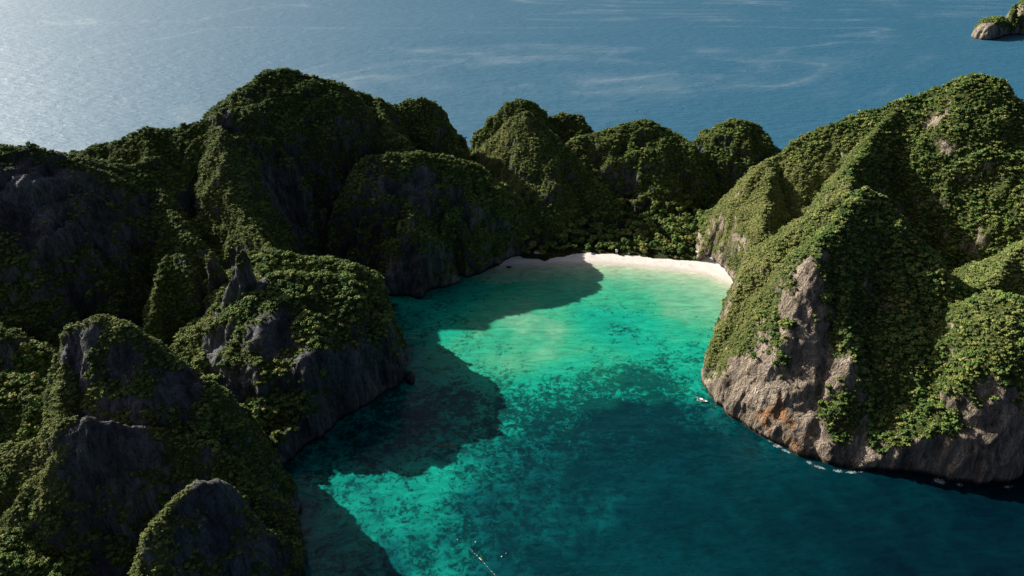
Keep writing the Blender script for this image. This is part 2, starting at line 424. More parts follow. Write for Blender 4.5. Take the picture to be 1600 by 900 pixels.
  'left sea stack': dict(p=3, w=.4, small=1, sea=1, voxel=.8, step=.7, spread=99, label='dark sea stack off the tip of the left headland', ridges=[[(-93, 529, 4.4, 4.5), (-90.2, 527, 8.7, 6), (-88.3, 523, 4.6, 4)]]),
  'far islet': dict(p=4.0, w=.12, rough=.5, sea=1, warm=1, label='distant islet with pale cliffs and a tall rock pillar, top right corner', ridges=[
    [(1264.7, 2035, 36.9, 28), (1295.4, 2070, 40.5, 34), (1340.4, 2110, 36.9, 36), (1379.4, 2135, 27.5, 32)],
    [(1419.7, 2112, 64.9, 42), (1440.7, 2120, 83.4, 60), (1486.1, 2140, 113.3, 90), (1624.3, 2200, 88.4, 100)]]),
  'islet pillar': dict(p=4.0, w=.2, rough=.4, small=1, sea=1, warm=1, label='rock pillar rising between the two blocks of the far islet', ridges=[[(1368.3, 2102, 74.7, 17), (1374.6, 2096, 41, 21)]]),
}
BARE = [ # bare rock: (x, y, z, radius, strength)
    (185.6, 479.4, 19.1, 32, 1), (199.7, 463.8, 18.4, 34, 1.1), (211.6, 451.9, 18.4, 34, 1.1), (223.4, 438.8, 13.3, 28, 1), (242.2, 422.6, 3, 20, 1), (231.9, 496.5, 95.7, 16, 1.3), (236.5, 510.5, 120, 14, 1.2), (233.7, 480.1, 76.1, 15, 1.2), (240.3, 470, 58.6, 22, 1), (207, 483.3, 55.2, 14, 0.7),
    (251, 461.4, 52.5, 16, 0.9), (351, 411.8, 37.1, 24, 1.1), (368.5, 410.5, 32, 30, 1.1), (362, 404.4, 12.5, 26, 1.1), (329.5, 405.5, 11.5, 22, 1), (304.9, 412.9, 9.6, 20, 1), (269, 417.3, 5.5, 20, 1), (308.7, 505.3, 90.3, 12, 0.6),
    (235.6, 763.9, 15.1, 12, 0.4), (239.7, 768.2, 45.9, 14, 0.2), (446.7, 749.4, 175.2, 12, 0.7), (444.9, 724.9, 150.4, 10, 0.7), (356.1, 423.6, 63.5, 10, 0.6),
    (-432.5, 624.7, 147.3, 45, 0.8), (-450.8, 606.3, 130, 45, 0.7), (-416.1, 597.6, 115, 40, 0.6), (-389.9, 620.2, 104.2, 35, 0.6), (-410.5, 642.3, 133.7, 40, 0.6), (-341.4, 705.5, 93.2, 16, 0.7), (-366.1, 673.8, 100, 22, 0.5), (-300.2, 760, 158.2, 16, 0.7),
    (-251.6, 750.7, 103.8, 26, 0.7), (-241.6, 745.3, 68.1, 26, 0.7), (-139.3, 744.4, 98.9, 24, 0.7), (-98.4, 747.8, 90, 30, 0.6), (-108.9, 683.6, 28.9, 26, 0.9), (-123.5, 675.1, 2.3, 24, 1), (-42.9, 747.2, 59.5, 20, 0.5), (46.9, 835.2, 62.1, 20, 0.5), (120.9, 845.2, 23.7, 20, 0.3), (0, 888.4, 92.5, 12, 0.3),
    (-216.8, 538.7, 95.2, 16, 0.8), (-196.2, 492.4, 74, 24, 0.8), (-246.3, 505.5, 52.5, 20, 0.8), (-214.1, 465.9, 42.7, 24, 0.7), (-161.1, 470.1, 64.7, 26, 0.6), (-127.9, 497.8, 44.9, 22, 0.6), (-111.7, 510.6, 8.4, 24, 0.9), (-143.9, 473.8, 3.4, 24, 0.9), (-169.8, 429, 2.3, 24, 0.9),
    (-270.1, 638.5, 71.2, 9, 1.2), (-274.6, 629.4, 58.3, 11, 1.2), (-239.4, 529.5, 91.2, 12, 1.1), (-245, 525.1, 71.8, 10, 0.8), (-294.7, 634.6, 73.3, 7, 1), (-293.5, 623.2, 65.2, 7, 1), (-294.5, 572.9, 98.7, 8, 0.7),
    (-285, 398.6, 126, 18, 1), (-250.3, 389.6, 122.1, 20, 0.7), (-216.8, 384.8, 104.9, 20, 0.8), (-303.5, 390.6, 100.4, 12, 0.7), (-252.1, 344.3, 96.6, 24, 1), (-242.7, 339.7, 79.8, 26, 0.8), (-282.9, 375.4, 85.8, 8, 0.7), (-168.8, 306, 92, 18, 0.8), (-171.2, 291.1, 72.1, 20, 0.8), (-150.4, 294.7, 51.9, 24, 0.6), (-394.6, 466.5, 67.2, 14, 0.7), (-194.2, 355, 71, 10, 0.7),
    (182.4, 886.1, 41.5, 30, 0.3), (253.8, 959.7, 63.2, 14, 0.8), (-81, 901.9, 113, 16, 0.4),
    (1248.7, 2023.4, 24.3, 22, 1.5), (1270.3, 2015.5, 22.5, 24, 1.5), (1308, 2036.6, 12, 20, 1.5), (1396, 2127.6, 49, 30, 0.6)]
DRY_LIT = [ # light dry scrub and grass, plus sunlight painted pale on foreground crests: (x, y, z, radius, strength)
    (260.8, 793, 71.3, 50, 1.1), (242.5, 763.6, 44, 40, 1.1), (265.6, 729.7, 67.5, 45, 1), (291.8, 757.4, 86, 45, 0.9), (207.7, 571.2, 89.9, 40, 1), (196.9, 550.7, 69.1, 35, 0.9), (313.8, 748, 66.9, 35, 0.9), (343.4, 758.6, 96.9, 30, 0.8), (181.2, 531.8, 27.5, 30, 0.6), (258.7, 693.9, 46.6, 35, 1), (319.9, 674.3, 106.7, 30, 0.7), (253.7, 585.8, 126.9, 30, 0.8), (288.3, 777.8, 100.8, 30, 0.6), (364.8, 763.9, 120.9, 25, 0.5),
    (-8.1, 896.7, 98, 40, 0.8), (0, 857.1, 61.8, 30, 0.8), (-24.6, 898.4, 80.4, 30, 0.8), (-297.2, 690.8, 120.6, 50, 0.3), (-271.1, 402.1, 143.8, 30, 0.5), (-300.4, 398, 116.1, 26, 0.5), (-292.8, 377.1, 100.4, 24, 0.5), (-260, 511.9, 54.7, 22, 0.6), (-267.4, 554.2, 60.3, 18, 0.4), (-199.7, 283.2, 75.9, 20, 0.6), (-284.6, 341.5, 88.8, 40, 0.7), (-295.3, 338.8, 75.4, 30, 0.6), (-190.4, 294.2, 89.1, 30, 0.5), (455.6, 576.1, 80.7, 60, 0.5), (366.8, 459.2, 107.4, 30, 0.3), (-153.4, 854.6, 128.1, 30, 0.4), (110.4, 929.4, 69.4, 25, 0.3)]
STAIN = [(211.1, 453.8, 18.8, 16, 1.3), (222.8, 435.2, 10, 18, 1), (197.6, 462.3, 13, 14, 0.6), (230.8, 430.3, 4.5, 14, 1), (326.5, 406.5, 7.3, 20, 0.5), (294.2, 497.6, 82.9, 8, 0.8)]

def blobs(P, lst):
    P = np.asarray(P, np.float32)
    Q = np.array([1, 1, .55], np.float32)
    P = P + np.stack([11 * noise3(P * Q / 19 + k) + 5 * noise3(P * Q / 6 + k + 9) for k in (1.7, 33.1, 65.3)], 1)
    out = np.zeros(len(P), np.float32)
    for (x, y, z, r, s) in lst:
        d2 = ((P[:, 0] - x) ** 2 + (P[:, 1] - y) ** 2 + (P[:, 2] - z) ** 2) / (r * r)
        out = np.maximum(out, s * np.exp(-d2 * 0.9).astype(np.float32))
    return out

def hill_height(h, x, y):
    """height of one hill at x, y (before the fine displacement)"""
    p = h['p']; w = h.get('w', 0.46); ro = h.get('rough', 0.8)
    x0, y0 = x, y
    x = x + 4.5 * noise3(xyz(x0 / 38, y0 / 38, 21.0)) + 2.5 * noise3(xyz(x0 / 13, y0 / 13, 5.0))
    y = y + 4.5 * noise3(xyz(x0 / 38, y0 / 38, 41.0)) + 2.5 * noise3(xyz(x0 / 13, y0 / 13, 15.0))
    n1 = noise3(xyz(x0 / 50, y0 / 50, 1.5)); n2 = noise3(xyz(x0 / 22, y0 / 22, 7.5)); n3 = noise3(xyz(x0 / 9, y0 / 9, 3.5))
    spur = np.abs(noise3(xyz(x0 / 30, y0 / 30, 11.5))) * 2 - 0.5
    best = np.full(x.shape, -30.0); top = np.full(x.shape, 1.0)
    for rd in h['ridges']:
        segs = list(zip(rd[:-1], rd[1:])) or [(rd[0], rd[0])]
        for a, b in segs:
            d, t = seg_dist(x, y, a, b)
            z = np.maximum(a[2] + (b[2] - a[2]) * t, 2.0)
            r = a[3] + (b[3] - a[3]) * t
            q0 = d / r
            q = np.clip(q0 * (1 + ro * (0.15 * n1 + 0.13 * n2 + 0.18 * spur)) + 0.05 * ro * n3 * np.clip(q0 * 3, 0, 1), 0, 3)
            hh = z * (1 - w * q - (1 - w) * q ** p)
            m = np.maximum(best, hh)
            top = np.where(hh > best, z, top)
            best = m + np.log1p(np.exp(-np.abs(best - hh) / 2.0)) * (np.abs(best - hh) < 20)
    if not h.get('small') and not h.get('sea'):
        # crests and gullies running down the flanks, then cliff bands and ledges
        up = np.clip(best / 40, 0, 1)
        g = noise3(xyz(x0 / 48, y0 / 48, 61.0)) + 0.35 * noise3(xyz(x0 / 20, y0 / 20, 63.0))
        fl = np.clip((top - best) / 30, 0, 1)          # 0 on the crest
        best = best + ro * up * fl * (5.0 * (0.5 - np.abs(g) * 1.6) - 9.0 * np.exp(-(noise3(xyz(x0 / 36, y0 / 36, 71.0)) / 0.13) ** 2))
        st = 30.0
        t = best / st + 0.9 * noise3(xyz(x0 / 60, y0 / 60, 81.0)) + 0.25 * n2
        fr = t - np.floor(t)
        sm = np.where(fr < 0.5, 0.5 * (2 * fr) ** 2.6, 1 - 0.5 * (2 - 2 * fr) ** 2.6)
        best = best + ro * up * fl * (sm - fr) * st * 0.85
    if not h.get('sea'):
        d = coast_sd(x0, y0)
        cl = np.where(d > 0, 7.0 * np.maximum(d, 0) ** 0.92, d * 4)
        best = np.minimum(best, cl)
    return np.maximum(best, -9.0)

def hill_bounds(h):
    xs, ys = [], []
    for rd in h['ridges']:
        for q in rd:
            xs += [q[0] - q[3] * 1.15, q[0] + q[3] * 1.15]; ys += [q[1] - q[3] * 1.15, q[1] + q[3] * 1.15]
    return max(min(xs), -700), min(max(xs), 800 if not h.get('sea') else 3000), max(min(ys), 180), max(ys)

def all_heights(x, y, skip):
    out = np.full(x.shape, -30.0)
    for n, h in HILLS.items():
        if n == skip: continue
        b = hill_bounds(h)
        k = (x > b[0]) & (x < b[1]) & (y > b[2]) & (y < b[3])
        if k.any():
            out[k] = np.maximum(out[k], hill_height(h, x[k], y[k]))
    return out

def solid_from_heights(h, step):
    x0, x1, y0, y1 = hill_bounds(h)
    gx = np.arange(x0, x1 + step, step); gy = np.arange(y0, y1 + step, step)
    X, Y = np.meshgrid(gx, gy)
    Z = hill_height(h, X.ravel(), Y.ravel())
    nx, ny = len(gx), len(gy)
    V = np.stack([X.ravel(), Y.ravel(), Z], 1)
    B = V.copy(); B[:, 2] = -14
    idx = np.arange(nx * ny).reshape(ny, nx)
    q = np.stack([idx[:-1, :-1], idx[:-1, 1:], idx[1:, 1:], idx[1:, :-1]], -1).reshape(-1, 4)
    n = nx * ny
    qb = q[:, ::-1] + n
    ring = np.concatenate([idx[0, :], idx[1:, -1], idx[-1, -2::-1], idx[-2:0:-1, 0]])
    nxt = np.roll(ring, -1)
    qs = np.stack([ring + n, nxt + n, nxt, ring], -1)
    return np.concatenate([V, B]), np.concatenate([q, qb, qs])

def mesh_from(V, F, name, smooth=False):
    me = bpy.data.meshes.new(name)
    F = np.asarray(F, np.int32)
    me.vertices.add(len(V)); me.vertices.foreach_set('co', np.asarray(V, np.float32).ravel())
    k = F.shape[1]
    me.loops.add(F.size); me.loops.foreach_set('vertex_index', F.ravel())
    me.polygons.add(len(F)); me.polygons.foreach_set('loop_start', np.arange(0, F.size, k, dtype=np.int32))
    if smooth: me.polygons.foreach_set('use_smooth', np.ones(len(F), bool))
    me.update(calc_edges=True)
    me.validate()
    return me

def read_mesh(me):
    V = np.empty(len(me.vertices) * 3, np.float32); me.vertices.foreach_get('co', V)
    Nn = np.empty(len(me.vertices) * 3, np.float32); me.vertices.foreach_get('normal', Nn)
    return V.reshape(-1, 3), Nn.reshape(-1, 3)

def set_attr(me, name, vals):
    a = me.attributes.new(name, 'FLOAT', 'POINT')
    a.data.foreach_set('value', np.asarray(vals, np.float32))

def remeshed(V, F, voxel):
    me = mesh_from(V, F, 'solid')
    o = bpy.data.objects.new('solid', me); C.objects.link(o)
    md = o.modifiers.new('r', 'REMESH'); md.mode = 'VOXEL'; md.voxel_size = voxel
    dg = bpy.context.evaluated_depsgraph_get()
    out = bpy.data.meshes.new_from_object(o.evaluated_get(dg))
    bpy.data.objects.remove(o); bpy.data.meshes.remove(me)
    return out

def build_hill(name, h):
    voxel = h.get('voxel', 1.75)
    V, F = solid_from_heights(h, h.get('step', 2.0))
    me = remeshed(V, F, voxel)
    V, Nn = read_mesh(me)
    q = np.empty(len(me.loops), np.int32); me.loops.foreach_get('vertex_index', q)
    q = q.reshape(-1, 4)
    bpy.data.meshes.remove(me)
    steep = np.clip(1.15 - np.abs(Nn[:, 2]), 0, 1)
    # rock relief: broad lumps, vertical flutes on the cliffs, ledges
    a = fbm(V / np.array([30, 30, 36]), 3, 0.5) * 3.6
    rid = 0.6 - np.abs(fbm(V / np.array([15, 15, 34]), 3, 0.55)) * 2.2
    fl = fbm(V / np.array([5.5, 5.5, 26]) + 31, 3, 0.6)
    led = noise3(V / np.array([20, 20, 6.5]) + 77)
    keep = np.clip((V[:, 2] + 3) / 12, 0.15, 1) * (0.5 if h.get('small') else 1)
    ro = h.get('rough', 0.8)
    disp = keep * (1.6 + ro * (a * 0.8 + 1.6 * rid + steep * (2.2 * rid + 1.2 * led)) + steep * (0.5 + 0.6 * ro) * 1.9 * fl)
    notch = -1.6 * np.exp(-((V[:, 2] - 1.0) / 1.8) ** 2) * steep
    V2 = V + Nn * (disp + notch)[:, None]
    # drop what lies under water or deep inside a neighbour
    hid = V2[:, 2] < -3
    oh = all_heights(V2[:, 0].astype(float), V2[:, 1].astype(float), name) if not h.get('sea') else np.full(len(V2), -30.)
    hid |= oh - V2[:, 2] > 9
    keepf = ~hid[q].all(1)
    q = q[keepf]
    used = np.zeros(len(V2), bool); used[q.ravel()] = True
    remap = np.cumsum(used) - 1
    V2, oh = V2[used], oh[used]
    q = remap[q]
    me = mesh_from(V2, q, 'hill')
    _, N2 = read_mesh(me)
    V2 = V2.astype(np.float32)
    nz = N2[:, 2]
    big = fbm(V2 / np.array([34, 34, 60]) + 5, 3, 0.55)
    veg = np.clip((nz - 0.02) * 1.5 + 0.34 + 0.55 * big, 0, 1.1)
    veg = veg - (1.25 if h.get('warm') else 1.35) * blobs(V2, BARE)
    veg = np.where(V2[:, 2] < 9 + 4 * big, veg - 0.9, veg)
    dry = np.clip(blobs(V2, DRY_LIT) * (0.75 + 0.5 * noise3(V2 / 14)), 0, 1)
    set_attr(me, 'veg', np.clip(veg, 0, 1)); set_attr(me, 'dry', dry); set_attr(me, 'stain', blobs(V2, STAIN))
    o = link('hill', me, [ROCK_WARM if h.get('warm') else ROCK])
    tag(o, h['label'], 'hill', None, 'structure')
    return o, V2, q, veg, dry, oh

# ------------------------------------------------------------------ tree crowns
def crown_mesh(seed, n_lump=8, n_leaf=260, flat=0.75, trunk=True):
    """a crown of about 1 m radius: lumps of foliage with many leaf-sized faces"""
    rg = np.random.default_rng(seed)
    bm = bmesh.new()
    lumps = [(Vector((rg.normal(0, .08), rg.normal(0, .08), 0.0)), 0.5)]
    for k in range(n_lump):
        a = rg.uniform(0, 6.283)
        rr = 0.88 * math.sqrt(rg.uniform(0.04, 1))
        r = rg.uniform(0.16, 0.36)
        lumps.append((Vector((math.cos(a) * rr, math.sin(a) * rr, (0.5 - 0.45 * rr * rr) * rg.uniform(0.25, 1.25))), r))
    for c, r in lumps:
        res = bmesh.ops.create_icosphere(bm, subdivisions=2 if r > .24 else 1, radius=r)
        off = rg.uniform(0, 50, 3)
        co = np.array([v.co for v in res['verts']])
        nn = noise3(co * 3.2 / max(r, .2) * .4 + off) * 0.35 + noise3(co * 7 + off) * 0.12
        for v, d in zip(res['verts'], nn):
            v.co = v.co * (1 + float(d)) * Vector((1, 1, flat)).length / 1.6
            v.co.z *= flat
            v.co += c
    for k in range(n_leaf):
        c, r = lumps[rg.integers(len(lumps))]
        d = Vector(rg.normal(size=3)); d.z = abs(d.z) * 0.9 - 0.25
        d.normalize()
        p = c + Vector((d.x * r, d.y * r, d.z * r * flat)) * rg.uniform(0.85, 1.16)
        t = d.cross(Vector(rg.normal(size=3))).normalized()
        b = d.cross(t) * rg.uniform(0.4, 1)
        d2 = d * rg.uniform(-.5, .6)
        s = rg.uniform(0.08, 0.2)
        vs = [bm.verts.new(p + (t + d2 * .4) * s), bm.verts.new(p + b * s), bm.verts.new(p - (t - d2 * .4) * s), bm.verts.new(p - b * s)]
        bm.faces.new(vs)
    if trunk:
        res = bmesh.ops.create_cone(bm, segments=6, radius1=0.09, radius2=0.05, depth=1.3, cap_ends=False)
        for v in res['verts']: v.co.z -= 0.6
        for f in {f for v in res['verts'] for f in v.link_faces}: f.material_index = 1
    me = bpy.data.meshes.new('tree_crown')
    bm.to_mesh(me); bm.free()
    me.materials.append(LEAF)
    if trunk: me.materials.append(BARK)
    return me

CROWNS = [crown_mesh(100 + k, 9 + k % 5, 230, 0.66 + 0.1 * (k % 4)) for k in range(9)]
crown_lib = bpy.data.collections.new('crown_shapes')
for k, me in enumerate(CROWNS):
    crown_lib.objects.link(bpy.data.objects.new('crown_shape', me))

def forest_nodes():
    ng = bpy.data.node_groups.new('forest_scatter', 'GeometryNodeTree')
    ng.interface.new_socket('Geometry', in_out='INPUT', socket_type='NodeSocketGeometry')
    ng.interface.new_socket('Geometry', in_out='OUTPUT', socket_type='NodeSocketGeometry')
    i = ng.nodes.new('NodeGroupInput'); o = ng.nodes.new('NodeGroupOutput')
    ci = ng.nodes.new('GeometryNodeCollectionInfo')
    ci.inputs['Collection'].default_value = crown_lib
    ci.inputs['Separate Children'].default_value = True
    ci.inputs['Reset Children'].default_value = True
    iop = ng.nodes.new('GeometryNodeInstanceOnPoints')
    iop.inputs['Pick Instance'].default_value = True
    def na(name, t):
        n = ng.nodes.new('GeometryNodeInputNamedAttribute'); n.data_type = t
        n.inputs['Name'].default_value = name
        return n.outputs[0]
    L = ng.links.new
    L(i.outputs[0], iop.inputs['Points']); L(ci.outputs[0], iop.inputs['Instance'])
    L(na('pick', 'INT'), iop.inputs['Instance Index'])
    L(na('rot', 'FLOAT_VECTOR'), iop.inputs['Rotation'])
    L(na('size', 'FLOAT_VECTOR'), iop.inputs['Scale'])
    L(iop.outputs[0], o.inputs[0])
    return ng
FOREST = forest_nodes()

def forest(P, S, tint, label, parent=None):
    n = len(P)
    me = bpy.data.meshes.new('forest')
    me.vertices.add(n); me.vertices.foreach_set('co', np.asarray(P, np.float32).ravel())
    a = me.attributes.new('pick', 'INT', 'POINT'); a.data.foreach_set('value', RNG.integers(0, len(CROWNS), n).astype(np.int32))
    rot = np.stack([RNG.normal(0, .16, n), RNG.normal(0, .16, n), RNG.uniform(0, 6.283, n)], 1).astype(np.float32)
    a = me.attributes.new('rot', 'FLOAT_VECTOR', 'POINT'); a.data.foreach_set('vector', rot.ravel())
    a = me.attributes.new('size', 'FLOAT_VECTOR', 'POINT'); a.data.foreach_set('vector', np.asarray(S, np.float32).ravel())
    set_attr(me, 'tint', tint)
    o = link('forest', me)
    md = o.modifiers.new('scatter', 'NODES'); md.node_group = FOREST
    tag(o, label, 'forest', None, 'stuff')
    return o

INDIVIDUAL = []      # candidates for single trees: (score, point, size, where)

def plant_hill(name, h, V, q, veg, dry, oh):
    a, b, c, d = V[q[:, 0]], V[q[:, 1]], V[q[:, 2]], V[q[:, 3]]
    n = np.cross(c - a, d - b) * 0.5
    area = np.linalg.norm(n, axis=1)
    nz = n[:, 2] / np.maximum(area, 1e-6)
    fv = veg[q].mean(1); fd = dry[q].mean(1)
    cen = (a + b + c + d) / 4
    inside = oh[q].mean(1) - cen[:, 2] > 2.0
    # seen from the bay side or from above; the far flanks need only a thin cover
    back = (n[:, 1] / np.maximum(area, 1e-6) > 0.55)
    dens = np.clip((fv - 0.30) * 2.2, 0, 1) / (0.44 * h.get('spread', 7.5))
    dens = np.where(back, dens * 0.5, dens)
    dens = np.where(inside | (cen[:, 2] < 3.5), 0, dens)
    dens = dens * (1 + 1.8 * fd)
    cnt = RNG.poisson(dens * area)
    idx = np.repeat(np.arange(len(q)), cnt)
    if not len(idx): return
    u, v = RNG.random(len(idx))[:, None], RNG.random(len(idx))[:, None]
    P = (a[idx] * (1 - u) + b[idx] * u) * (1 - v) + (d[idx] * (1 - u) + c[idx] * u) * v
    nn = (n / np.maximum(area, 1e-6)[:, None])[idx]
    flat = np.clip(nz[idx], 0, 1)
    size = (0.45 + 2.4 * RNG.random(len(idx)) ** 3.0) * (0.6 + 0.55 * flat) * h.get('size', 1.0)
    clump = np.clip(1 + 0.6 * noise3(P / 19), 0.55, 1.6)
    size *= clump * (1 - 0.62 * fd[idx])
    P = P + nn * (size * 0.25)[:, None]; P[:, 2] += size * 0.3
    S = np.stack([size, size, size * RNG.uniform(0.8, 1.25, len(idx))], 1)
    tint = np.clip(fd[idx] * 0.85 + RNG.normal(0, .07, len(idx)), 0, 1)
    if h.get('single'):
        dist = np.linalg.norm(P - np.array([0, 0, 400]), axis=1)
        sc = size / dist * (nn[:, 1] < 0.3) * (fd[idx] < .3)
        k = np.argsort(-sc)[:h['single']]
        for j in k:
            INDIVIDUAL.append((P[j], S[j], name))
        m = np.ones(len(idx), bool); m[k] = False
        P, S, tint = P[m], S[m], tint[m]
    forest(P, S, tint, 'forest cover on the ' + h['label'].split(',')[0])
    return len(P)

for _n in ('far left ridge', 'left green saddle', 'left domed mountain', 'left skyline shoulder', 'bay cliff block', 'middle pointed hill', 'middle back dome', 'flat topped back hill', 'beach backdrop hill', 'right skyline dome'):
    HILLS[_n].update(size=.78, spread=5.4)
HILLS['front headland'].update(single=110, spread=6.2, size=.97, voxel=1.35, step=1.5)
HILLS['right knob'].update(single=60, spread=6.2, size=1.0, voxel=1.35, step=1.5)
HILLS['far right peak'].update(single=30, spread=6.5, size=1.0)
HILLS['foreground spur'].update(single=25, voxel=1.4, step=1.5, size=.68, spread=4.0)
HILLS['foreground ledge'].update(single=25, voxel=1.5, step=1.5, size=.72, spread=4.0)
HILLS['foreground crag'].update(voxel=1.5, step=1.5, size=.72, spread=4.0)
HILLS['corner knoll'].update(voxel=1.5, step=1.5, size=.72, spread=4.0)
HILLS['far islet'].update(voxel=2.6, step=2.5, size=1.5, spread=16)
HILLS['islet pillar'].update(voxel=2.0, step=2.0, size=1.4, spread=18)

total = 0
for name, h in HILLS.items():
    o, V, q, veg, dry, oh = build_hill(name, h)
    n = plant_hill(name, h, V, q, veg, dry, oh)
    total += n or 0
    print('hill', name, len(q), 'quads', n, 'crowns', round(time.time() - T0, 1))
print('crowns', total)

# ------------------------------------------------------------------ sea
WATERLINE = [(-14, 741.5), (0, 745.4), (22.3, 748.5), (52.1, 750.9), (85.6, 750.9), (111.5, 749.3), (147.8, 743.8), (190.4, 734.6), (224, 721.7), (245.6, 697)]
BEACH_BACK = [(-15.7, 752.5), (0, 760.5), (21.1, 763.7), (46.7, 762.1), (87.9, 776.9), (121.9, 773.6), (151.4, 767), (188, 760.5), (217.3, 757.3), (243.8, 749.3)]
DEPTH = [ # (x, y, water depth)
    ((73.9, 743), .3), ((146.6, 735.3), .3), ((215.7, 717.3), .3), ((243.8, 692.8), .4), ((14.7, 739.9), .4), ((229.5, 659.1), 1.0),
    ((143.1, 712.9), 1.1), ((197.6, 699.9), 1.0), ((178.9, 676.3), 1.5), ((132.2, 711.4), 2.4), ((99.6, 707), 1.6), ((43.2, 718.7), 2.4), ((-14.2, 707), 3.0), ((-68, 665.6), 4.5), ((-104.2, 627.7), 5.5), ((89, 672.3), 2.0), ((40.2, 652.6), 2.2), ((173, 646.3), 1.4), ((204.7, 640), 1.3), ((136, 665.6), 2.2),
    ((13, 627.7), 1.4), ((-25.7, 615.8), 2.1), ((44.6, 609.9), 1.3), ((24.7, 581.9), 2.2), ((-49, 576.5), 2.0), ((-72, 560.7), 2.4), ((-23.6, 545.6), 2.6), ((30.2, 565.9), 1.1), ((0, 545.6), 1.6), ((61.2, 576.5), 2.2), ((84.6, 627.7), 3.6), ((105.9, 615.8), 4.4), ((130.2, 627.7), 3.6), ((129.4, 581.9), 3.8), ((162.4, 592.9), 3.0), ((188.8, 627.7), 1.8), ((165.9, 550.6), 3.8), ((90.1, 560.7), 3.0), ((46.5, 535.8), 3.0),
    ((91.3, 521.6), 3.2), ((55.7, 503.5), 3.7), ((148.4, 521.6), 3.6), ((163.5, 512.4), 4.6), ((16.9, 512.4), 3.4), ((116.7, 501.7), 4.3), ((113.4, 481.1), 11), ((77, 494.7), 4.6), ((74.8, 473.7), 12), ((151.4, 482), 9), ((38.1, 486.2), 4.8), ((170, 469.7), 7.5), ((182.9, 438.9), 11), ((37.6, 477.8), 7.5), ((0, 486.2), 5), ((-15.6, 453.9), 5.6), ((15.4, 446.3), 7.5), ((49.7, 424.4), 13), ((99.4, 424.4), 14), ((148.9, 446.3), 14), ((146, 410.6), 14), ((190.6, 397.4), 17), ((233.4, 384.7), 22), ((274.6, 372.5), 26), ((346.6, 378.5), 30), ((194.4, 338.6), 18), ((155.5, 355.1), 15), ((254.4, 328.2), 26),
    ((-48.7, 410.6), 5.4), ((-77, 403.9), 5.3), ((-103.8, 391), 5.4), ((-130.7, 384.7), 5.8), ((-150.9, 391), 5.2), ((-73.2, 372.5), 5.3), ((-88.9, 355.1), 5.6), ((-45.8, 372.5), 6.2), ((-34.9, 344), 7.2), ((-50.4, 323.1), 6.0), ((-9.2, 372.5), 9.5), ((0, 333.4), 11), ((36.6, 372.5), 11), ((42, 323.1), 12), ((87.2, 344), 13.5), ((114.4, 372.5), 16), ((-106, 328.2), 6.5), ((-130.8, 344), 6.5),
    ((-121.9, 438.9), 7), ((-85, 469.7), 6), ((-54.4, 486.2), 5), ((-83.5, 503.5), 4.6), ((-146, 410.6), 7), ((-110.9, 581.9), 5.5),
    ((70.6, 234.2), 20), ((-70.6, 234.2), 16), ((305.5, 272.7), 34), (700, 300, 40), (0, 60, 40), (-600, 0, 45), (900, 700, 40), (300, 0, 40), (400, 350, 30)]
REEF = [ # (x, y, amount of dark coral)
    ((91.3, 521.6), .8), ((116.3, 535.8), .95), ((125.6, 521.6), .9), ((55.4, 499.1), .9), ((27.2, 486.2), .8), ((11.2, 507.9), .7), ((142.2, 550.6), .5), ((87, 486.2), 1), ((45.7, 521.6), .45), ((0, 473.7), .7), ((-26.6, 469.7), .7), ((-55.7, 503.5), .75), ((-75.2, 477.8), .8), ((-41.1, 446.3), .55), ((-9.9, 424.4), .6), ((14.9, 424.4), .6), ((-18.7, 384.7), .5), ((-57.2, 397.4), .35), ((-92.4, 378.5), .35), ((-119, 372.5), .4), ((-66, 349.5), .45), ((-35.2, 349.5), .6), ((-42, 323.1), .5), ((-116.8, 410.6), .6), ((125.1, 486.2), .9), ((163.1, 486.2), .6),
    ((108.4, 609.9), .45), ((102.4, 640), .25), ((162.1, 560.7), .45), ((164.9, 545.6), .5), ((116.3, 576.5), .12), ((60.8, 571.2), .15), ((160.5, 615.8), .1), ((-24, 560.7), .3), ((-60, 560.7), .3), ((11.6, 531), .3), ((-63.6, 531), .4),
    ((69, 679), 0), ((142.3, 707), 0), ((193.2, 679), 0), ((19.5, 627.7), 0.05), ((30.2, 565.9), .05), ((76, 604.2), .05), ((91.5, 372.5), .3), ((183, 372.5), .1), ((261.6, 344), .1), (700, 300, 0), (0, 60, 0), (1000, 900, 0), (-500, 1200, 0), (500, 1300, 0)]
DEPTH = [(*q[0], q[1]) if len(q) == 2 else q for q in DEPTH]
REEF = [(*q[0], q[1]) if len(q) == 2 else q for q in REEF]

def idw(x, y, pts, s=14.0):
    num = 0; den = 0
    for (a, b, v) in pts:
        w = 1.0 / ((x - a) ** 2 + (y - b) ** 2 + s * s) ** 1.6
        num = num + w * v; den = den + w
    return num / den

def axis(fine0, fine1, step, lo, hi):
    mid = np.arange(fine0, fine1 + step, step)
    out_hi, s = [mid[-1]], step
    while out_hi[-1] < hi:
        s *= 1.18; out_hi.append(out_hi[-1] + s)
    out_lo, s = [mid[0]], step
    while out_lo[-1] > lo:
        s *= 1.18; out_lo.append(out_lo[-1] - s)
    return np.concatenate([out_lo[:0:-1], mid, out_hi[1:]])

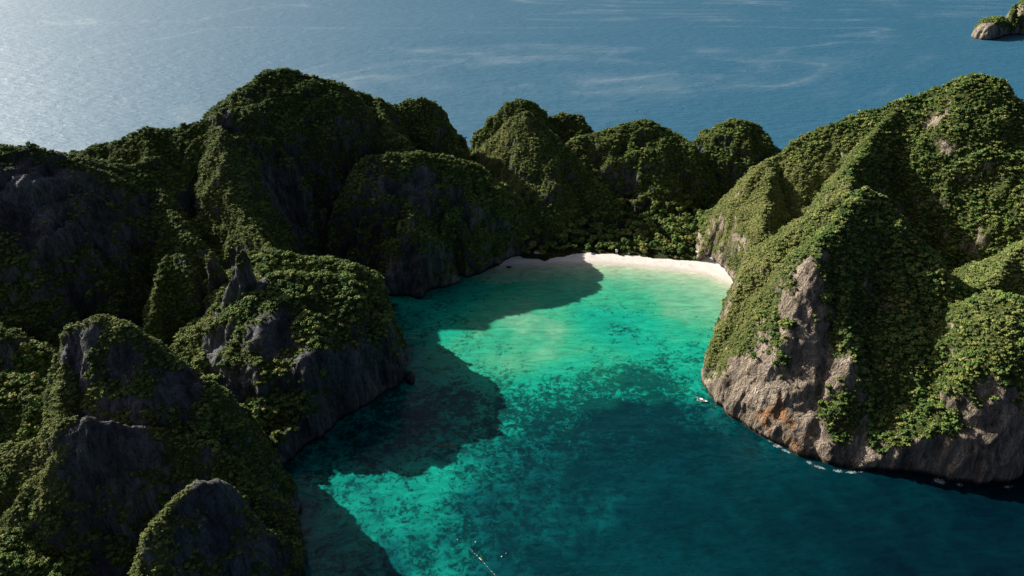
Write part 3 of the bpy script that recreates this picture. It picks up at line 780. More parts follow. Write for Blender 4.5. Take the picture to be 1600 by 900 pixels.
def make_water():
    m, nt, nodes, links, bs = node_mat('sea_water')
    pos = N(nt, 'ShaderNodeNewGeometry').outputs['Position']
    depth = attr(nt, 'depth'); reef = attr(nt, 'reef')
    sandn = noise(nt, pos, 0.035, 5, 0.65, 0.7)
    broad = noise(nt, pos, 0.009, 3, 0.6, 0.8)
    d2 = math_(nt, 'MULTIPLY', depth, math_(nt, 'ADD', math_(nt, 'MULTIPLY_ADD', sandn, 1.0, 0.1), math_(nt, 'MULTIPLY', broad, 0.8)))
    t = math_(nt, 'LOGARITHM', math_(nt, 'ADD', d2, 1.0), 40.0)      # 0 m -> 0, 39 m -> 1
    col = ramp(nt, t, [(0.0, (0.55, 0.49, 0.41)), (0.1, (0.27, 0.38, 0.25)), (0.2, (0.135, 0.32, 0.2)), (0.31, (0.028, 0.275, 0.155)), (0.4, (0.006, 0.265, 0.17)),
                       (0.49, (0.003, 0.215, 0.16)), (0.58, (0.0012, 0.075, 0.077)), (0.68, (0.0006, 0.029, 0.037)), (0.85, (0.0004, 0.0135, 0.0205)), (1.0, (0.0003, 0.0045, 0.0095))])
    rn = noise(nt, pos, 0.21, 7, 0.7, 0.8)
    rb = noise(nt, pos, 0.06, 4, 0.65, 0.5)
    rr = math_(nt, 'ADD', math_(nt, 'MULTIPLY', math_(nt, 'SUBTRACT', rn, 0.5), 2.6), math_(nt, 'MULTIPLY', math_(nt, 'SUBTRACT', rb, 0.5), 1.6))
    rf = ramp(nt, math_(nt, 'ADD', reef, rr), [(0.36, (0, 0, 0)), (0.76, (1, 1, 1))])
    dark = ramp(nt, t, [(0.0, (0.12, 0.18, 0.1)), (0.3, (0.009, 0.085, 0.058)), (0.45, (0.001, 0.03, 0.03)), (0.6, (0.0007, 0.015, 0.02)), (0.8, (0.0004, 0.008, 0.016))])
    shallow = ramp(nt, t, [(0.6, (1, 1, 1)), (0.78, (0.3, 0.3, 0.3))])
    col = mix(nt, math_(nt, 'MULTIPLY', math_(nt, 'MULTIPLY', rf, shallow), 0.88), col, dark)
    rip_shade = noise(nt, scaled(nt, pos, (0.35, 1.0, 1.0)), 0.16, 5, 0.7, 0.6)
    col = mix(nt, 0.75, col, ramp(nt, rip_shade, [(0.3, (0.62, 0.62, 0.62)), (0.5, (1, 1, 1)), (0.7, (1.35, 1.35, 1.35))]), 'MULTIPLY')  # light and dark sides of ripples painted into the water colour
    # the open sea beyond the island, and the slicks drifting on it
    op = attr(nt, 'open')
    col = mix(nt, op, col, (0.006, 0.078, 0.14))
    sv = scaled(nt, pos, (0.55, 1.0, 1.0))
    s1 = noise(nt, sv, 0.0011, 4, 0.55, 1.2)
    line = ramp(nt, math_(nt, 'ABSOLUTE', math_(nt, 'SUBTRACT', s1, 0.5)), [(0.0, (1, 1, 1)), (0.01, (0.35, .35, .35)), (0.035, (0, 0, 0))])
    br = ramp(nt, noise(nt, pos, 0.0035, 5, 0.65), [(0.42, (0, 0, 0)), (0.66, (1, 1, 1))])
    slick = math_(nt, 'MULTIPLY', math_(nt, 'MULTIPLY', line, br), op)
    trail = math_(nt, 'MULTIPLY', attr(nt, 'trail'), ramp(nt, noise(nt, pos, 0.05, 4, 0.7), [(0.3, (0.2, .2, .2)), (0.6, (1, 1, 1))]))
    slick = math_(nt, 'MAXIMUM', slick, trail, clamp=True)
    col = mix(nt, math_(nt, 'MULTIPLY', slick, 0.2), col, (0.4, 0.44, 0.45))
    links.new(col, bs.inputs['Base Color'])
    patch = noise(nt, scaled(nt, pos, (.5, 1, 1)), 0.003, 3, 0.6, .8)
    rgh = N(nt, 'ShaderNodeMapRange'); rgh.inputs['To Min'].default_value = 0.1; rgh.inputs['To Max'].default_value = 0.66
    links.new(op, rgh.inputs['Value'])
    links.new(math_(nt, 'ADD', rgh.outputs[0], math_(nt, 'MULTIPLY', math_(nt, 'SUBTRACT', patch, .5), math_(nt, 'MULTIPLY', op, .25))), bs.inputs['Roughness'])
    bs.inputs['IOR'].default_value = 1.33
    links.new(math_(nt, 'MULTIPLY_ADD', op, 0.75, 0.25), bs.inputs['Specular IOR Level'])
    # wind ripples and a low swell
    w1 = noise(nt, scaled(nt, pos, (0.6, 1.0, 1.0)), 0.55, 4, 0.65, 0.5)
    w2 = noise(nt, scaled(nt, pos, (0.45, 1.0, 1.0)), 0.07, 4, 0.6, 0.4)
    w3 = noise(nt, scaled(nt, pos, (0.5, 1.0, 1.0)), 0.022, 5, 0.7, 0.5)
    b1 = N(nt, 'ShaderNodeBump', Strength=0.4); links.new(w1, b1.inputs['Height']); links.new(math_(nt, 'MULTIPLY_ADD', op, -0.3, 0.32), b1.inputs['Distance'])
    b2 = N(nt, 'ShaderNodeBump', Strength=1.0); links.new(w2, b2.inputs['Height'])
    links.new(math_(nt, 'MULTIPLY_ADD', op, 1.7, 1.4), b2.inputs['Distance'])
    b3 = N(nt, 'ShaderNodeBump', Strength=1.0); links.new(w3, b3.inputs['Height'])
    links.new(math_(nt, 'MULTIPLY', op, 2.0), b3.inputs['Distance'])
    links.new(b1.outputs[0], b2.inputs['Normal']); links.new(b2.outputs[0], b3.inputs['Normal'])
    links.new(b3.outputs[0], bs.inputs['Normal'])
    return m
WATER = make_water()

def build_sea():
    gx = axis(-260, 460, 4.0, -16000, 16000); gy = axis(240, 800, 4.0, -4000, 26000)
    X, Y = np.meshgrid(gx, gy); x, y = X.ravel(), Y.ravel()
    idx = np.arange(len(x)).reshape(X.shape)
    q = np.stack([idx[:-1, :-1], idx[:-1, 1:], idx[1:, 1:], idx[1:, :-1]], -1).reshape(-1, 4)
    n = len(x)
    me = mesh_from(xyz(x, y, 0.0), q, 'sea')
    dep = idw(x, y, DEPTH)
    # shelf at the beach
    wl = np.full(n, 1e9)
    for a, b in zip(WATERLINE[:-1], WATERLINE[1:]): wl = np.minimum(wl, seg_dist(x, y, a, b)[0])
    dep = np.minimum(dep, 0.05 + wl * 0.035 + np.maximum(wl - 40, 0) * 0.4)
    land = np.abs(poly_sd(x, y, COAST))
    opn = np.clip((y - 880) / 90, 0, 1)
    set_attr(me, 'depth', dep); set_attr(me, 'reef', idw(x, y, REEF, 9.0)); set_attr(me, 'open', opn)
    tr = np.zeros(n)
    set_attr(me, 'trail', tr)
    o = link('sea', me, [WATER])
    tag(o, 'turquoise bay opening into dark blue open sea', 'sea', None, 'structure')
build_sea()

def strip(name, rows, mat, attrs=None):
    m_ = len(rows[0]); V = [p for r in rows for p in r]; F = []
    for j in range(len(rows) - 1):
        for k in range(m_ - 1):
            F.append((j * m_ + k, j * m_ + k + 1, (j + 1) * m_ + k + 1, (j + 1) * m_ + k))
    return V, F

def resample(poly, n):
    P = np.array(poly, float); d = np.concatenate([[0], np.cumsum(np.linalg.norm(np.diff(P, axis=0), axis=1))])
    t = np.linspace(0, d[-1], n)
    return np.stack([np.interp(t, d, P[:, 0]), np.interp(t, d, P[:, 1])], 1)

def build_beach():
    A = resample(WATERLINE, 120); B = resample(BEACH_BACK, 120)
    rows, wet = [], []
    for j, (f, z) in enumerate([(-.35, -.7), (-.06, -.06), (0, .05), (.12, .35), (.25, .75), (.45, 1.3), (.7, 1.7), (1, 2.0), (1.5, 2.6), (2.2, 3.0)]):
        p = A + (B - A) * f
        jit = 0.9 * noise3(xyz(p[:, 0] / 9, p[:, 1] / 9, 2.0)) * (1 if .0 <= f <= .3 else .3)
        rows.append([(x, y + jj, z + 0.12 * jj) for (x, y), jj in zip(p, jit)])
        wet += [np.clip(1 - f / .3, 0, 1)] * len(p)
    V, F = strip('beach', rows, SAND)
    me = mesh_from(np.array(V), np.array(F), 'beach', True)
    set_attr(me, 'wet', wet)
    o = link('beach', me, [SAND]); tag(o, 'white sand beach curving round the head of the bay', 'beach', None, 'structure')
build_beach()

def build_ground():
    gx = np.arange(-80, 330, 4.0); gy = np.arange(735, 1010, 4.0)
    X, Y = np.meshgrid(gx, gy); x, y = X.ravel(), Y.ravel()
    d = coast_sd(x, y)
    z = np.minimum(np.where(d > 0, 2.2 + d * .06, 2.2 + d * .9), 9.0) + .5 * noise3(xyz(x / 15, y / 15, 1.0))
    z = np.maximum(z, -6)
    idx = np.arange(len(x)).reshape(X.shape)
    q = np.stack([idx[:-1, :-1], idx[:-1, 1:], idx[1:, 1:], idx[1:, :-1]], -1).reshape(-1, 4)
    q = q[(d[q] > -4).all(1)]
    me = mesh_from(xyz(x, y, z), q, 'ground')
    set_attr(me, 'veg', np.ones(len(x))); set_attr(me, 'dry', np.zeros(len(x))); set_attr(me, 'stain', np.zeros(len(x)))
    o = link('ground', me, [ROCK]); tag(o, 'low wooded ground behind the beach', 'ground', None, 'structure')
build_ground()

# ------------------------------------------------------------------ single trees picked out of the canopy
WHERE = {'front headland': ('leafy tree in the canopy of the front headland', 'canopy trees on the front headland'),
         'right knob': ('leafy tree on the steep wooded knob at the right edge', 'trees on the right knob'),
         'far right peak': ('leafy tree on the high slope below the right hand peak', 'trees below the right peak'),
         'foreground spur': ('small mossy green tree on the rocky spur at bottom left', 'trees on the foreground spur'),
         'foreground ledge': ('small green tree on the pale slope of the lower left crag', 'trees on the lower left crag')}
for (P, S, where) in INDIVIDUAL:
    o = bpy.data.objects.new('tree', CROWNS[int(RNG.integers(len(CROWNS)))])
    o.location = P; o.scale = S; o.rotation_euler = (RNG.normal(0, .12), RNG.normal(0, .12), RNG.uniform(0, 6.28))
    C.objects.link(o)
    tag(o, WHERE[where][0], 'tree', WHERE[where][1])

# ------------------------------------------------------------------ the grove behind the beach
def trunk_mesh(seed):
    rg = np.random.default_rng(seed)
    bm = bmesh.new()
    def tube(p0, p1, r0, r1, seg=6):
        d = (p1 - p0); ax = d.normalized(); t = ax.orthogonal().normalized(); b = ax.cross(t)
        rings = []
        for p, r in ((p0, r0), ((p0 + p1) / 2 + t * .02, (r0 + r1) / 2), (p1, r1)):
            rings.append([bm.verts.new(p + (t * math.cos(a) + b * math.sin(a)) * r) for a in [2 * math.pi * k / seg for k in range(seg)]])
        for A, B in zip(rings[:-1], rings[1:]):
            for k in range(seg): bm.faces.new((A[k], A[(k + 1) % seg], B[(k + 1) % seg], B[k]))
    top = Vector((rg.normal(0, .06), rg.normal(0, .06), .62))
    tube(Vector((0, 0, -.05)), top, .045, .028)
    for k in range(5):
        a = k * 1.257 + rg.uniform(-.3, .3)
        tube(top * rg.uniform(.75, 1), top + Vector((math.cos(a) * .28, math.sin(a) * .28, rg.uniform(.1, .24))), .022, .008, 5)
    me = bpy.data.meshes.new('trunk'); bm.to_mesh(me); bm.free(); me.materials.append(BARK)
    return me

GROVE_CROWNS = [crown_mesh(300 + k, 9 + k % 4, 620, 0.72, trunk=False) for k in range(5)]
TRUNKS = [trunk_mesh(k) for k in range(3)]
def grove_tree(x, y, z, hgt, wid, label, group, cat='tree', name='beach_tree'):
    root = empty(name, (x, y, z), RNG.uniform(0, 6.28))
    tag(root, label, cat, group)
    t = bpy.data.objects.new('trunk', TRUNKS[int(RNG.integers(3))]); t.scale = (hgt, hgt, hgt); C.objects.link(t); t.parent = root
    c = bpy.data.objects.new('crown', GROVE_CROWNS[int(RNG.integers(5))])
    c.location = (0, 0, hgt * .74); c.scale = (wid, wid * RNG.uniform(.8, 1.15), wid * RNG.uniform(.9, 1.35)); C.objects.link(c); c.parent = root
    return root

placed = []
rg = np.random.default_rng(21)
gx_, gy_ = rg.uniform(5, 270, 7000), rg.uniform(762, 930, 7000)
gsd = coast_sd(gx_, gy_); glz = all_heights(gx_, gy_, None)
for x, y, sd, lz in zip(gx_, gy_, gsd, glz):
    if len(placed) >= 190: break
    if sd < 5 or (sd < 16 and 214 < x < 236) or lz > 16: continue
    hgt = rg.uniform(8, 13) * np.clip(0.45 + sd / 60, .5, 1.5); wid = rg.uniform(3.6, 6.8) * (0.7 if sd < 10 else 1)
    if any((x - a) ** 2 + (y - b) ** 2 < (0.56 * (wid + w)) ** 2 for a, b, w in placed): continue
    placed.append((x, y, wid))
    z0 = max(2.4, lz)
    if x > 188: grove_tree(x, y, z0, hgt, wid, 'bushy bright green tree in the sunlit grove behind the beach', 'sunlit trees behind the beach')
    else: grove_tree(x, y, z0, hgt, wid, 'dark tree in the shaded grove behind the beach', 'shaded trees behind the beach')
print('grove', len(placed))

DRYLEAF = plain('dry_leaf', (0.2, 0.13, 0.05), .8, spread=.5, scale=1.5)
def bush(x, y, z, w, h_, label, dry=False):
    me = GROVE_CROWNS[int(RNG.integers(5))]
    if dry:
        me = me.copy(); me.materials.clear(); me.materials.append(DRYLEAF)
    o = bpy.data.objects.new('bush', me); o.location = (x, y, z + h_ * .4); o.scale = (w, w, h_); C.objects.link(o)
    tag(o, label, 'bush')
bush(*(215.5, 755.7), 2.2, 3.6, 3.2, 'round green bush at the sand edge left of the sandy path')
bush(*(228.6, 763.7), 2.4, 2.4, 2.4, 'small round bush between the sandy path and the cliff')
bush(*(192.2, 758.9), 2.2, 3.0, 2.4, 'reddish dry bush at the edge of the bright sand', True)
bush(*(199.3, 757.3), 2.2, 2.6, 2.0, 'low yellow green bush right of the reddish dry bush')

# ------------------------------------------------------------------ small things on the beach
def box(bm, c, s, rz=0.0, rx=0.0):
    res = bmesh.ops.create_cube(bm, size=1.0)
    for v in res['verts']:
        v.co = Vector((v.co.x * s[0], v.co.y * s[1], v.co.z * s[2]))
        if rx: v.co.rotate(__import__('mathutils').Euler((rx, 0, 0)))
        if rz: v.co.rotate(__import__('mathutils').Euler((0, 0, rz)))
        v.co += Vector(c)
    return res['verts']

def part(name, fn, mat, parent, loc=(0, 0, 0)):
    bm = bmesh.new(); fn(bm)
    me = bpy.data.meshes.new(name); bm.to_mesh(me); bm.free()
    me.materials.append(mat)
    o = bpy.data.objects.new(name, me); o.location = loc; C.objects.link(o); o.parent = parent
    return o

WOOD = plain('weathered_wood', (0.36, 0.32, 0.27), .85, spread=.3)
PALE = plain('pale_board', (0.36, 0.37, 0.37), .7)
def bx(*a, **k): return lambda bm: box(bm, *a, **k)
tx, ty = (123.8, 770.3)
t = empty('lookout_tower', (tx, ty, 2.0), .1)
tag(t, 'pale wooden lookout tower in the shade where beach meets trees', 'tower')
for sx in (-1, 1):
    for sy in (-1, 1): part('leg', bx((sx * 1.0, sy * 1.0, 2.6), (.18, .18, 5.2)), WOOD, t)
for zz in (1.2, 2.6): part('cross_bar', bx((0, -1.0, zz), (2.4, .14, .3)), PALE, t)
part('platform', bx((0, 0, 3.3), (2.6, 2.6, .2)), PALE, t)
part('railing', bx((0, -1.22, 4.0), (2.4, .1, .2)), PALE, t)
def roof(bm):
    res = bmesh.ops.create_cone(bm, segments=4, radius1=2.3, radius2=.1, depth=1.0, cap_ends=True)
    for v in res['verts']: v.co.rotate(__import__('mathutils').Euler((0, 0, math.pi / 4))); v.co.z += 5.65
part('roof', roof, PALE, t)

tx, ty = (137.7, 767)
t = empty('notice_board', (tx, ty, 2.0), -.15)
tag(t, 'tall pale notice board standing at the back of the beach', 'board')
for sx in (-.8, .8): part('post', bx((sx, .12, 1.7), (.16, .16, 3.6)), WOOD, t)
part('panel', bx((0, 0, 2.1), (2.2, .1, 2.4)), PALE, t)

tx, ty = (222.1, 768.6)
t = empty('wooden_post', (tx, ty, 2.6), 0)
tag(t, 'pale wooden post with a short crossbar beside the sandy path', 'post')
part('pole', bx((0, 0, 2.0), (.3, .3, 4.4)), PALE, t)
part('crossbar', bx((.4, -.2, 3.6), (2.0, .14, .34)), PALE, t)

# people on the sand
SKIN = plain('skin', (0.34, 0.2, 0.14), .6); CLOTH = plain('dark_cloth', (0.04, 0.045, 0.07), .8); HAIR = plain('hair', (.02, .015, .012), .6)
def person_meshes():
    V = [(0, 0, .95), (0, 0, 1.15), (0, 0, 1.4), (0, 0, 1.5), (0, -.01, 1.6), (0, 0, 1.72), (.1, 0, .9), (.12, -.02, .5), (.13, .0, .08), (.13, -.12, .04), (-.1, 0, .9), (-.13, .05, .5), (-.14, .12, .08), (-.14, .0, .04),
         (.19, 0, 1.38), (.26, .02, 1.1), (.27, -.08, .84), (.27, -.12, .76), (-.19, 0, 1.38), (-.27, .02, 1.1), (-.28, -.05, .84), (-.28, -.08, .76)]
    E = [(0, 1), (1, 2), (2, 3), (3, 4), (4, 5), (0, 6), (6, 7), (7, 8), (8, 9), (0, 10), (10, 11), (11, 12), (12, 13), (2, 14), (14, 15), (15, 16), (16, 17), (2, 18), (18, 19), (19, 20), (20, 21)]
    Rr = [.15, .14, .15, .06, .1, .09, .1, .065, .045, .035, .1, .065, .045, .035, .065, .045, .035, .03, .065, .045, .035, .03]
    me = bpy.data.meshes.new('body'); me.from_pydata(V, E, [])
    o = bpy.data.objects.new('body', me); C.objects.link(o)
    o.modifiers.new('s', 'SKIN'); sv = me.skin_vertices[0].data
    for k, r in enumerate(Rr): sv[k].radius = (r, r * .8)
    sv[0].use_root = True
    o.modifiers.new('u', 'SUBSURF').levels = 1
    out = bpy.data.meshes.new_from_object(o.evaluated_get(bpy.context.evaluated_depsgraph_get()))
    bpy.data.objects.remove(o); out.name = 'body'; out.materials.append(SKIN); out.materials.append(CLOTH)
    for p in out.polygons:
        if .5 < p.center.z < 1.4 and abs(p.center.x) < .24: p.material_index = 1
    bm = bmesh.new(); bmesh.ops.create_icosphere(bm, subdivisions=2, radius=.115)
    for v in list(bm.verts): v.co.z += 1.7; v.co.y += .02
    h_ = bpy.data.meshes.new('hair'); bm.to_mesh(h_); bm.free(); h_.materials.append(HAIR)
    return out, h_
BODY, HAIRM = person_meshes()
for k, (x, y) in enumerate([(129.6, 757.3), (137.1, 757.3), (155.4, 754.1), (187.3, 749.3), (194.6, 744.6), (203.1, 743), (205.7, 741.5), (217.1, 746.2), (179, 752.5)]):
    r = empty('person', (x, y, 1.05), RNG.uniform(0, 6.28))
    tag(r, 'person in dark clothes standing on the bright sand', 'person', 'people on the beach')
    b = bpy.data.objects.new('body', BODY); C.objects.link(b); b.parent = r
    h_ = bpy.data.objects.new('hair', HAIRM); C.objects.link(h_); h_.parent = r

# boulders
def boulder(x, y, z, s, seed, label, mat=ROCK):
    bm = bmesh.new(); bmesh.ops.create_icosphere(bm, subdivisions=3, radius=1)
    co = np.array([v.co for v in bm.verts]); d = fbm(co * 1.1 + seed * 7.3, 4, .6) * .5
    for v, k in zip(bm.verts, d): v.co = v.co * (1 + float(k)); v.co = Vector((v.co.x * s[0], v.co.y * s[1], v.co.z * s[2]))
    me = bpy.data.meshes.new('boulder'); bm.to_mesh(me); bm.free()
    n = len(me.vertices)
    set_attr(me, 'veg', np.zeros(n)); set_attr(me, 'dry', np.zeros(n)); set_attr(me, 'stain', np.zeros(n))
    o = link('boulder', me, [mat]); o.location = (x, y, z); tag(o, label, 'boulder')
boulder(*(-3.7, 739.9), .3, (2.6, 1.8, 1.4), 1, 'dark boulder standing in the shallows at the left end of the beach')
boulder(*(-14.8, 747.7), 1.5, (2.4, 2.2, 5.0), 2, 'pointed pale brown rock beside the left end of the beach', ROCK_WARM)
boulder(*(-22.1, 741.5), .4, (2.6, 1.8, 1.6), 3, 'low rock at the waterline left of the pointed rock')
boulder(*(-33, 735.3), .3, (1.8, 1.2, 1.2), 4, 'small pale rock at the foot of the shaded cliff', ROCK_WARM)

# ------------------------------------------------------------------ boats
HULL = plain('white_gelcoat', (0.72, 0.72, 0.7), .3, spread=.06); DECK = plain('deck', (0.5, 0.45, 0.36), .6)
SEATM = plain('dark_seat', (0.04, 0.04, 0.045), .6); GLASS = plain('tinted_glass', (0.02, 0.03, 0.035), .08); ENG = plain('engine_grey', (0.05, 0.05, 0.055), .4)
METAL = plain('steel', (0.6, 0.6, 0.6), .3, 1.0)
def hull_fn(bm):
    st = [(-4.2, 1.25, .75), (-2.5, 1.4, .75), (0, 1.45, .8), (2.2, 1.15, .9), (3.6, .6, 1.02), (4.4, .06, 1.15)]
    rings = []
    for x, w, h_ in st:
        k = max(0.0, (x - 1) / 3.4)
        rings.append([bm.verts.new(p) for p in ((x, -w, h_), (x, -w * .92, .25), (x - .1 * k, -w * .5, -.25 + .35 * k), (x - .2 * k, 0, -.45 + .55 * k), (x - .1 * k, w * .5, -.25 + .35 * k), (x, w * .92, .25), (x, w, h_),
                                             (x, w * .86, h_ + .03), (x, w * .8, .3), (x, -w * .8, .3), (x, -w * .86, h_ + .03))])
    n = len(rings[0])
    for A, B in zip(rings[:-1], rings[1:]):
        for k in range(n): bm.faces.new((A[k], B[k], B[(k + 1) % n], A[(k + 1) % n]))
    bm.faces.new(rings[0]); bm.faces.new(rings[-1][::-1])
def make_boat(x, y, rz, label, name='motorboat', s=1.0):
    b = empty(name, (x, y, .1), rz); b.scale = (s, s, s)
    tag(b, label, 'boat')
    part('hull', hull_fn, HULL, b)
    def dk(bm):
        v = [bm.verts.new(p) for p in ((1.4, -1.12, .98), (3.6, -.52, 1.07), (4.2, 0, 1.14), (3.6, .52, 1.07), (1.4, 1.12, .98))]
        w = [bm.verts.new(q.co - Vector((0, 0, .1))) for q in v]
        bm.faces.new(v); bm.faces.new(w[::-1])
        for k in range(5): bm.faces.new((v[k], w[k], w[(k + 1) % 5], v[(k + 1) % 5]))
    part('foredeck', dk, HULL, b)
    part('floor', bx((-1.4, 0, .33), (5.2, 2.0, .06)), DECK, b)
    c = part('console', bx((.3, 0, .85), (.9, 1.1, 1.0)), HULL, b)
    part('windscreen', bx((.72, 0, 1.5), (.08, 1.2, .5)), GLASS, c)
    for xx in (-.9, -2.2, -3.2): part('bench_seat', bx((xx, 0, .6), (.5, 1.9, .45)), SEATM, b)
    rf = part('canopy', bx((-.9, 0, 2.15), (2.6, 2.1, .08)), HULL, b)
    for sx in (-2.1, .3):
        for sy in (-.95, .95): part('pole', bx((sx, sy, 1.45), (.06, .06, 1.36)), METAL, rf)
    for sy in (-.5, .5):
        def eg(bm, sy=sy):
            vs = box(bm, (-4.45, sy, .95), (.5, .4, .6)); box(bm, (-4.4, sy, .25), (.2, .14, 1.0))
        part('outboard_engine', eg, ENG, b)
    return b
bxp, byp = (164, 497.3)
make_boat(bxp, byp, -.35, 'white motorboat with dark seats floating beside the tan headland cliff', s=1.05)
bxp, byp = (1525.6, 2368.2)
make_boat(bxp, byp, .4, 'white boat on the open sea glimpsed behind the far islet', s=1.5)

# ------------------------------------------------------------------ buoys
ORANGE = plain('orange_plastic', (0.6, 0.26, 0.08), .5); YELLOW = plain('yellow_plastic', (0.62, 0.5, 0.12), .5); WHITEP = plain('white_plastic', (0.7, 0.7, 0.68), .4); PINK = plain('pink_plastic', (.55, .25, .35), .5)
ROPE = plain('rope', (0.35, 0.33, 0.28), .9)
def tube_path(pts, r, seg=6):
    def fn(bm):
        rings = []
        for k, p in enumerate(pts):
            d = (Vector(pts[min(k + 1, len(pts) - 1)]) - Vector(pts[max(k - 1, 0)])).normalized()
            t_ = d.cross(Vector((0, 0, 1))).normalized(); b_ = d.cross(t_)
            rings.append([bm.verts.new(Vector(p) + (t_ * math.cos(a) + b_ * math.sin(a)) * r) for a in [2 * math.pi * j / seg for j in range(seg)]])
        for A, B in zip(rings[:-1], rings[1:]):
            for j in range(seg): bm.faces.new((A[j], A[(j + 1) % seg], B[(j + 1) % seg], B[j]))
    return fn
def float_fn(L, r):
    def fn(bm):
        rings = []
        for t_, k in ((-.5, .35), (-.42, .85), (-.3, 1), (.3, 1), (.42, .85), (.5, .35)):
            rings.append([bm.verts.new((t_ * L, r * k * math.cos(a), r * k * math.sin(a))) for a in [2 * math.pi * j / 8 for j in range(8)]])
        for A, B in zip(rings[:-1], rings[1:]):
            for j in range(8): bm.faces.new((A[j], B[j], B[(j + 1) % 8], A[(j + 1) % 8]))
        bm.faces.new(rings[0]); bm.faces.new(rings[-1][::-1])
    return fn
def buoy_line(pts, floats, mat, label, cat='buoy line'):
    a = Vector((*pts[0], .1)); P = [Vector((*p, .1)) for p in pts]
    root = empty('buoy_line', a, 0); tag(root, label, cat)
    part('rope', tube_path([p - a for p in P], .035), ROPE, root)
    for (t_, L, r, mm) in floats:
        k = min(int(t_ * (len(P) - 1)), len(P) - 2); u = t_ * (len(P) - 1) - k
        p = P[k].lerp(P[k + 1], u); d = P[k + 1] - P[k]
        o = part('float', float_fn(L * .85, r * .7), mm, root, p - a + Vector((0, 0, r * .4))); o.rotation_euler = (0, 0, math.atan2(d.y, d.x))
buoy_line([(-64.9, 437.4), (-59, 439.6), (-52.5, 441.8), (-45, 443.3), (-40.1, 447.1)], [(.08, .7, .3, ORANGE), (.2, .7, .3, ORANGE), (.33, 2.2, .36, ORANGE), (.42, 1.6, .36, ORANGE), (.5, 3.0, .42, ORANGE), (.6, 2.0, .36, ORANGE), (.68, 1.6, .34, ORANGE), (.78, 1.0, .3, ORANGE), (.9, .6, .3, ORANGE)], ORANGE,
          'line of orange floats at the edge of the left headland shadow')
buoy_line([(-28.2, 340.2), (-25.8, 336.5), (-23.1, 333.9), (-20, 330.2), (-16.9, 326.1), (-13.4, 321.6), (-10, 317.6)], [(.1, .5, .28, WHITEP), (.22, .5, .28, WHITEP), (.32, .7, .34, WHITEP), (.45, 3.4, .45, YELLOW), (.6, .6, .3, WHITEP), (.7, .5, .28, WHITEP), (.85, .6, .3, WHITEP), (.93, .6, .3, WHITEP)], YELLOW,
          'line of small white floats with one long yellow float, bottom centre')
def buoy(x, y, r, mat, label):
    r *= .75
    root = empty('mooring_buoy', (x, y, 0)); tag(root, label, 'buoy')
    def body(bm):
        bmesh.ops.create_uvsphere(bm, u_segments=12, v_segments=8, radius=r)
        for v in bm.verts: v.co.z = v.co.z * .85 + r * .35
    part('body', body, mat, root)
    part('ring', tube_path([(r * .3 * math.cos(a), 0, r * 1.2 + r * .3 * math.sin(a)) for a in [k * .7 for k in range(10)]], r * .07), METAL, root)
buoy(*(-10.5, 460.9), .75, ORANGE, 'single orange mooring buoy over the dark coral in mid bay')
buoy(*(-24.9, 345.6), .55, WHITEP, 'white buoy just above the long yellow float line')
buoy(*(-6.8, 333.4), .65, WHITEP, 'white buoy beside the pink one, right of the yellow float')
buoy(*(-3.9, 336), .55, PINK, 'pink buoy floating right of the yellow float line')
buoy(*(-37.3, 347.8), .45, WHITEP, 'small white buoy left of the float line, bottom centre')
buoy(*(44.7, 462.5), .5, ORANGE, 'small orange buoy over dark water in the middle of the bay')

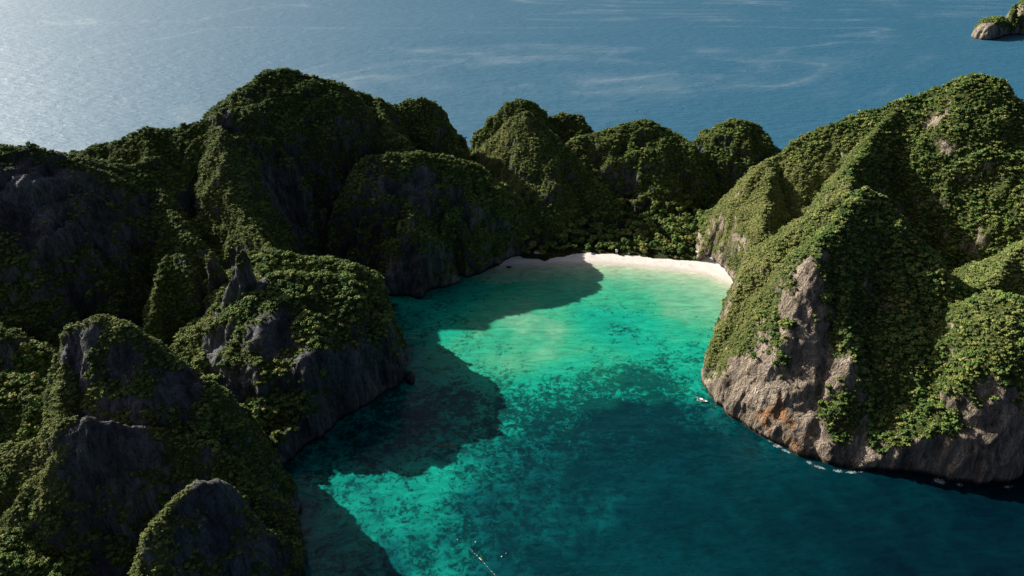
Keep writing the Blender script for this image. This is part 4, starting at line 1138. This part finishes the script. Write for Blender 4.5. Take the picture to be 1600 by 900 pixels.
# ------------------------------------------------------------------ foam at the foot of the cliffs and flecks on the water
def make_foam():
    m, nt, nodes, links, bs = node_mat('foam')
    pos = N(nt, 'ShaderNodeNewGeometry').outputs['Position']
    n1 = noise(nt, pos, 0.55, 5, .7, 1.2)
    bs.inputs['Base Color'].default_value = (0.6, 0.66, 0.66, 1); bs.inputs['Roughness'].default_value = .8
    edge = attr(nt, 'edge')
    a = math_(nt, 'ADD', edge, math_(nt, 'MULTIPLY', math_(nt, 'SUBTRACT', n1, .5), 3.0))
    al = ramp(nt, a, [(0.45, (0, 0, 0)), (1.2, (.5, .5, .5))])
    links.new(al, bs.inputs['Alpha'])
    return m
FOAM = make_foam()
def build_foam():
    V, F, Ed = [], [], []
    rg = np.random.default_rng(4)
    def disc(cx, cy, a, b, rot, e=1.0):
        base = len(V); V.append((cx, cy, .07)); Ed.append(e)
        for ring, rr in ((1, .55), (2, 1.0)):
            for k in range(14):
                t_ = 2 * math.pi * k / 14; j = 1 + rg.uniform(-.2, .2)
                ux, uy = a * rr * j * math.cos(t_), b * rr * j * math.sin(t_)
                V.append((cx + ux * math.cos(rot) - uy * math.sin(rot), cy + ux * math.sin(rot) + uy * math.cos(rot), .07)); Ed.append(e * (.62 if ring == 1 else 0))
        for k in range(14):
            k2 = (k + 1) % 14
            F.append((base, base + 1 + k, base + 1 + k2)); F.append((base + 1 + k, base + 15 + k, base + 15 + k2)); F.append((base + 1 + k, base + 15 + k2, base + 1 + k2))
    for (p, a, b, r_, e) in [((211, 441.1), 4.5, 3.2, -.3, 1.0), ((216.2, 435.2), 6, 2.2, -.6, .9), ((206.5, 446.3), 3, 1.4, -.6, .7), ((230.4, 422.3), 3.6, 2.6, -.3, 1.0), ((236, 417.5), 5.5, 2.2, -.4, .95), ((248.7, 413.3), 5, 2.2, -.1, 1.0), ((258.4, 412), 6.5, 1.8, 0, .95), ((266, 412.7), 4, 1.4, 0, .8),
                              ((283.3, 412), 3, 1.3, 0, .7), ((320.9, 402.6), 6.5, 5, .2, .95), ((334.1, 399.3), 4, 2.4, 0, .75), ((368.9, 396.7), 7, 3, .2, .7), ((342, 395.5), 3, 1.2, 0, .5), ((173.8, 489.6), 2.4, 1.2, -.7, .6), ((171, 506.1), 1.8, 1, -.9, .6), ((183.3, 469.7), 2, 1, -.6, .5),
                              ((161.3, 502.6), 2.6, 1.0, -.2, .85), ((157.8, 501.7), 2.0, .8, 0, .6), ((-91.7, 524.4), 3, 1.2, .3, .4), ((-23.6, 739.9), 3.5, 1.0, .2, .6), ((-11.8, 743), 3, .9, .2, .6), ((215.4, 715.8), 9, .6, -.2, .5)]:
        disc(p[0], p[1], a, b, r_, e)
    n_ = len(F)
    me = bpy.data.meshes.new('sea_foam'); me.from_pydata(V, [], F)
    set_attr(me, 'edge', Ed)
    o = link('sea_foam', me, [FOAM]); tag(o, 'white surf foam along the foot of the right headland cliffs', 'foam', None, 'stuff')
build_foam()
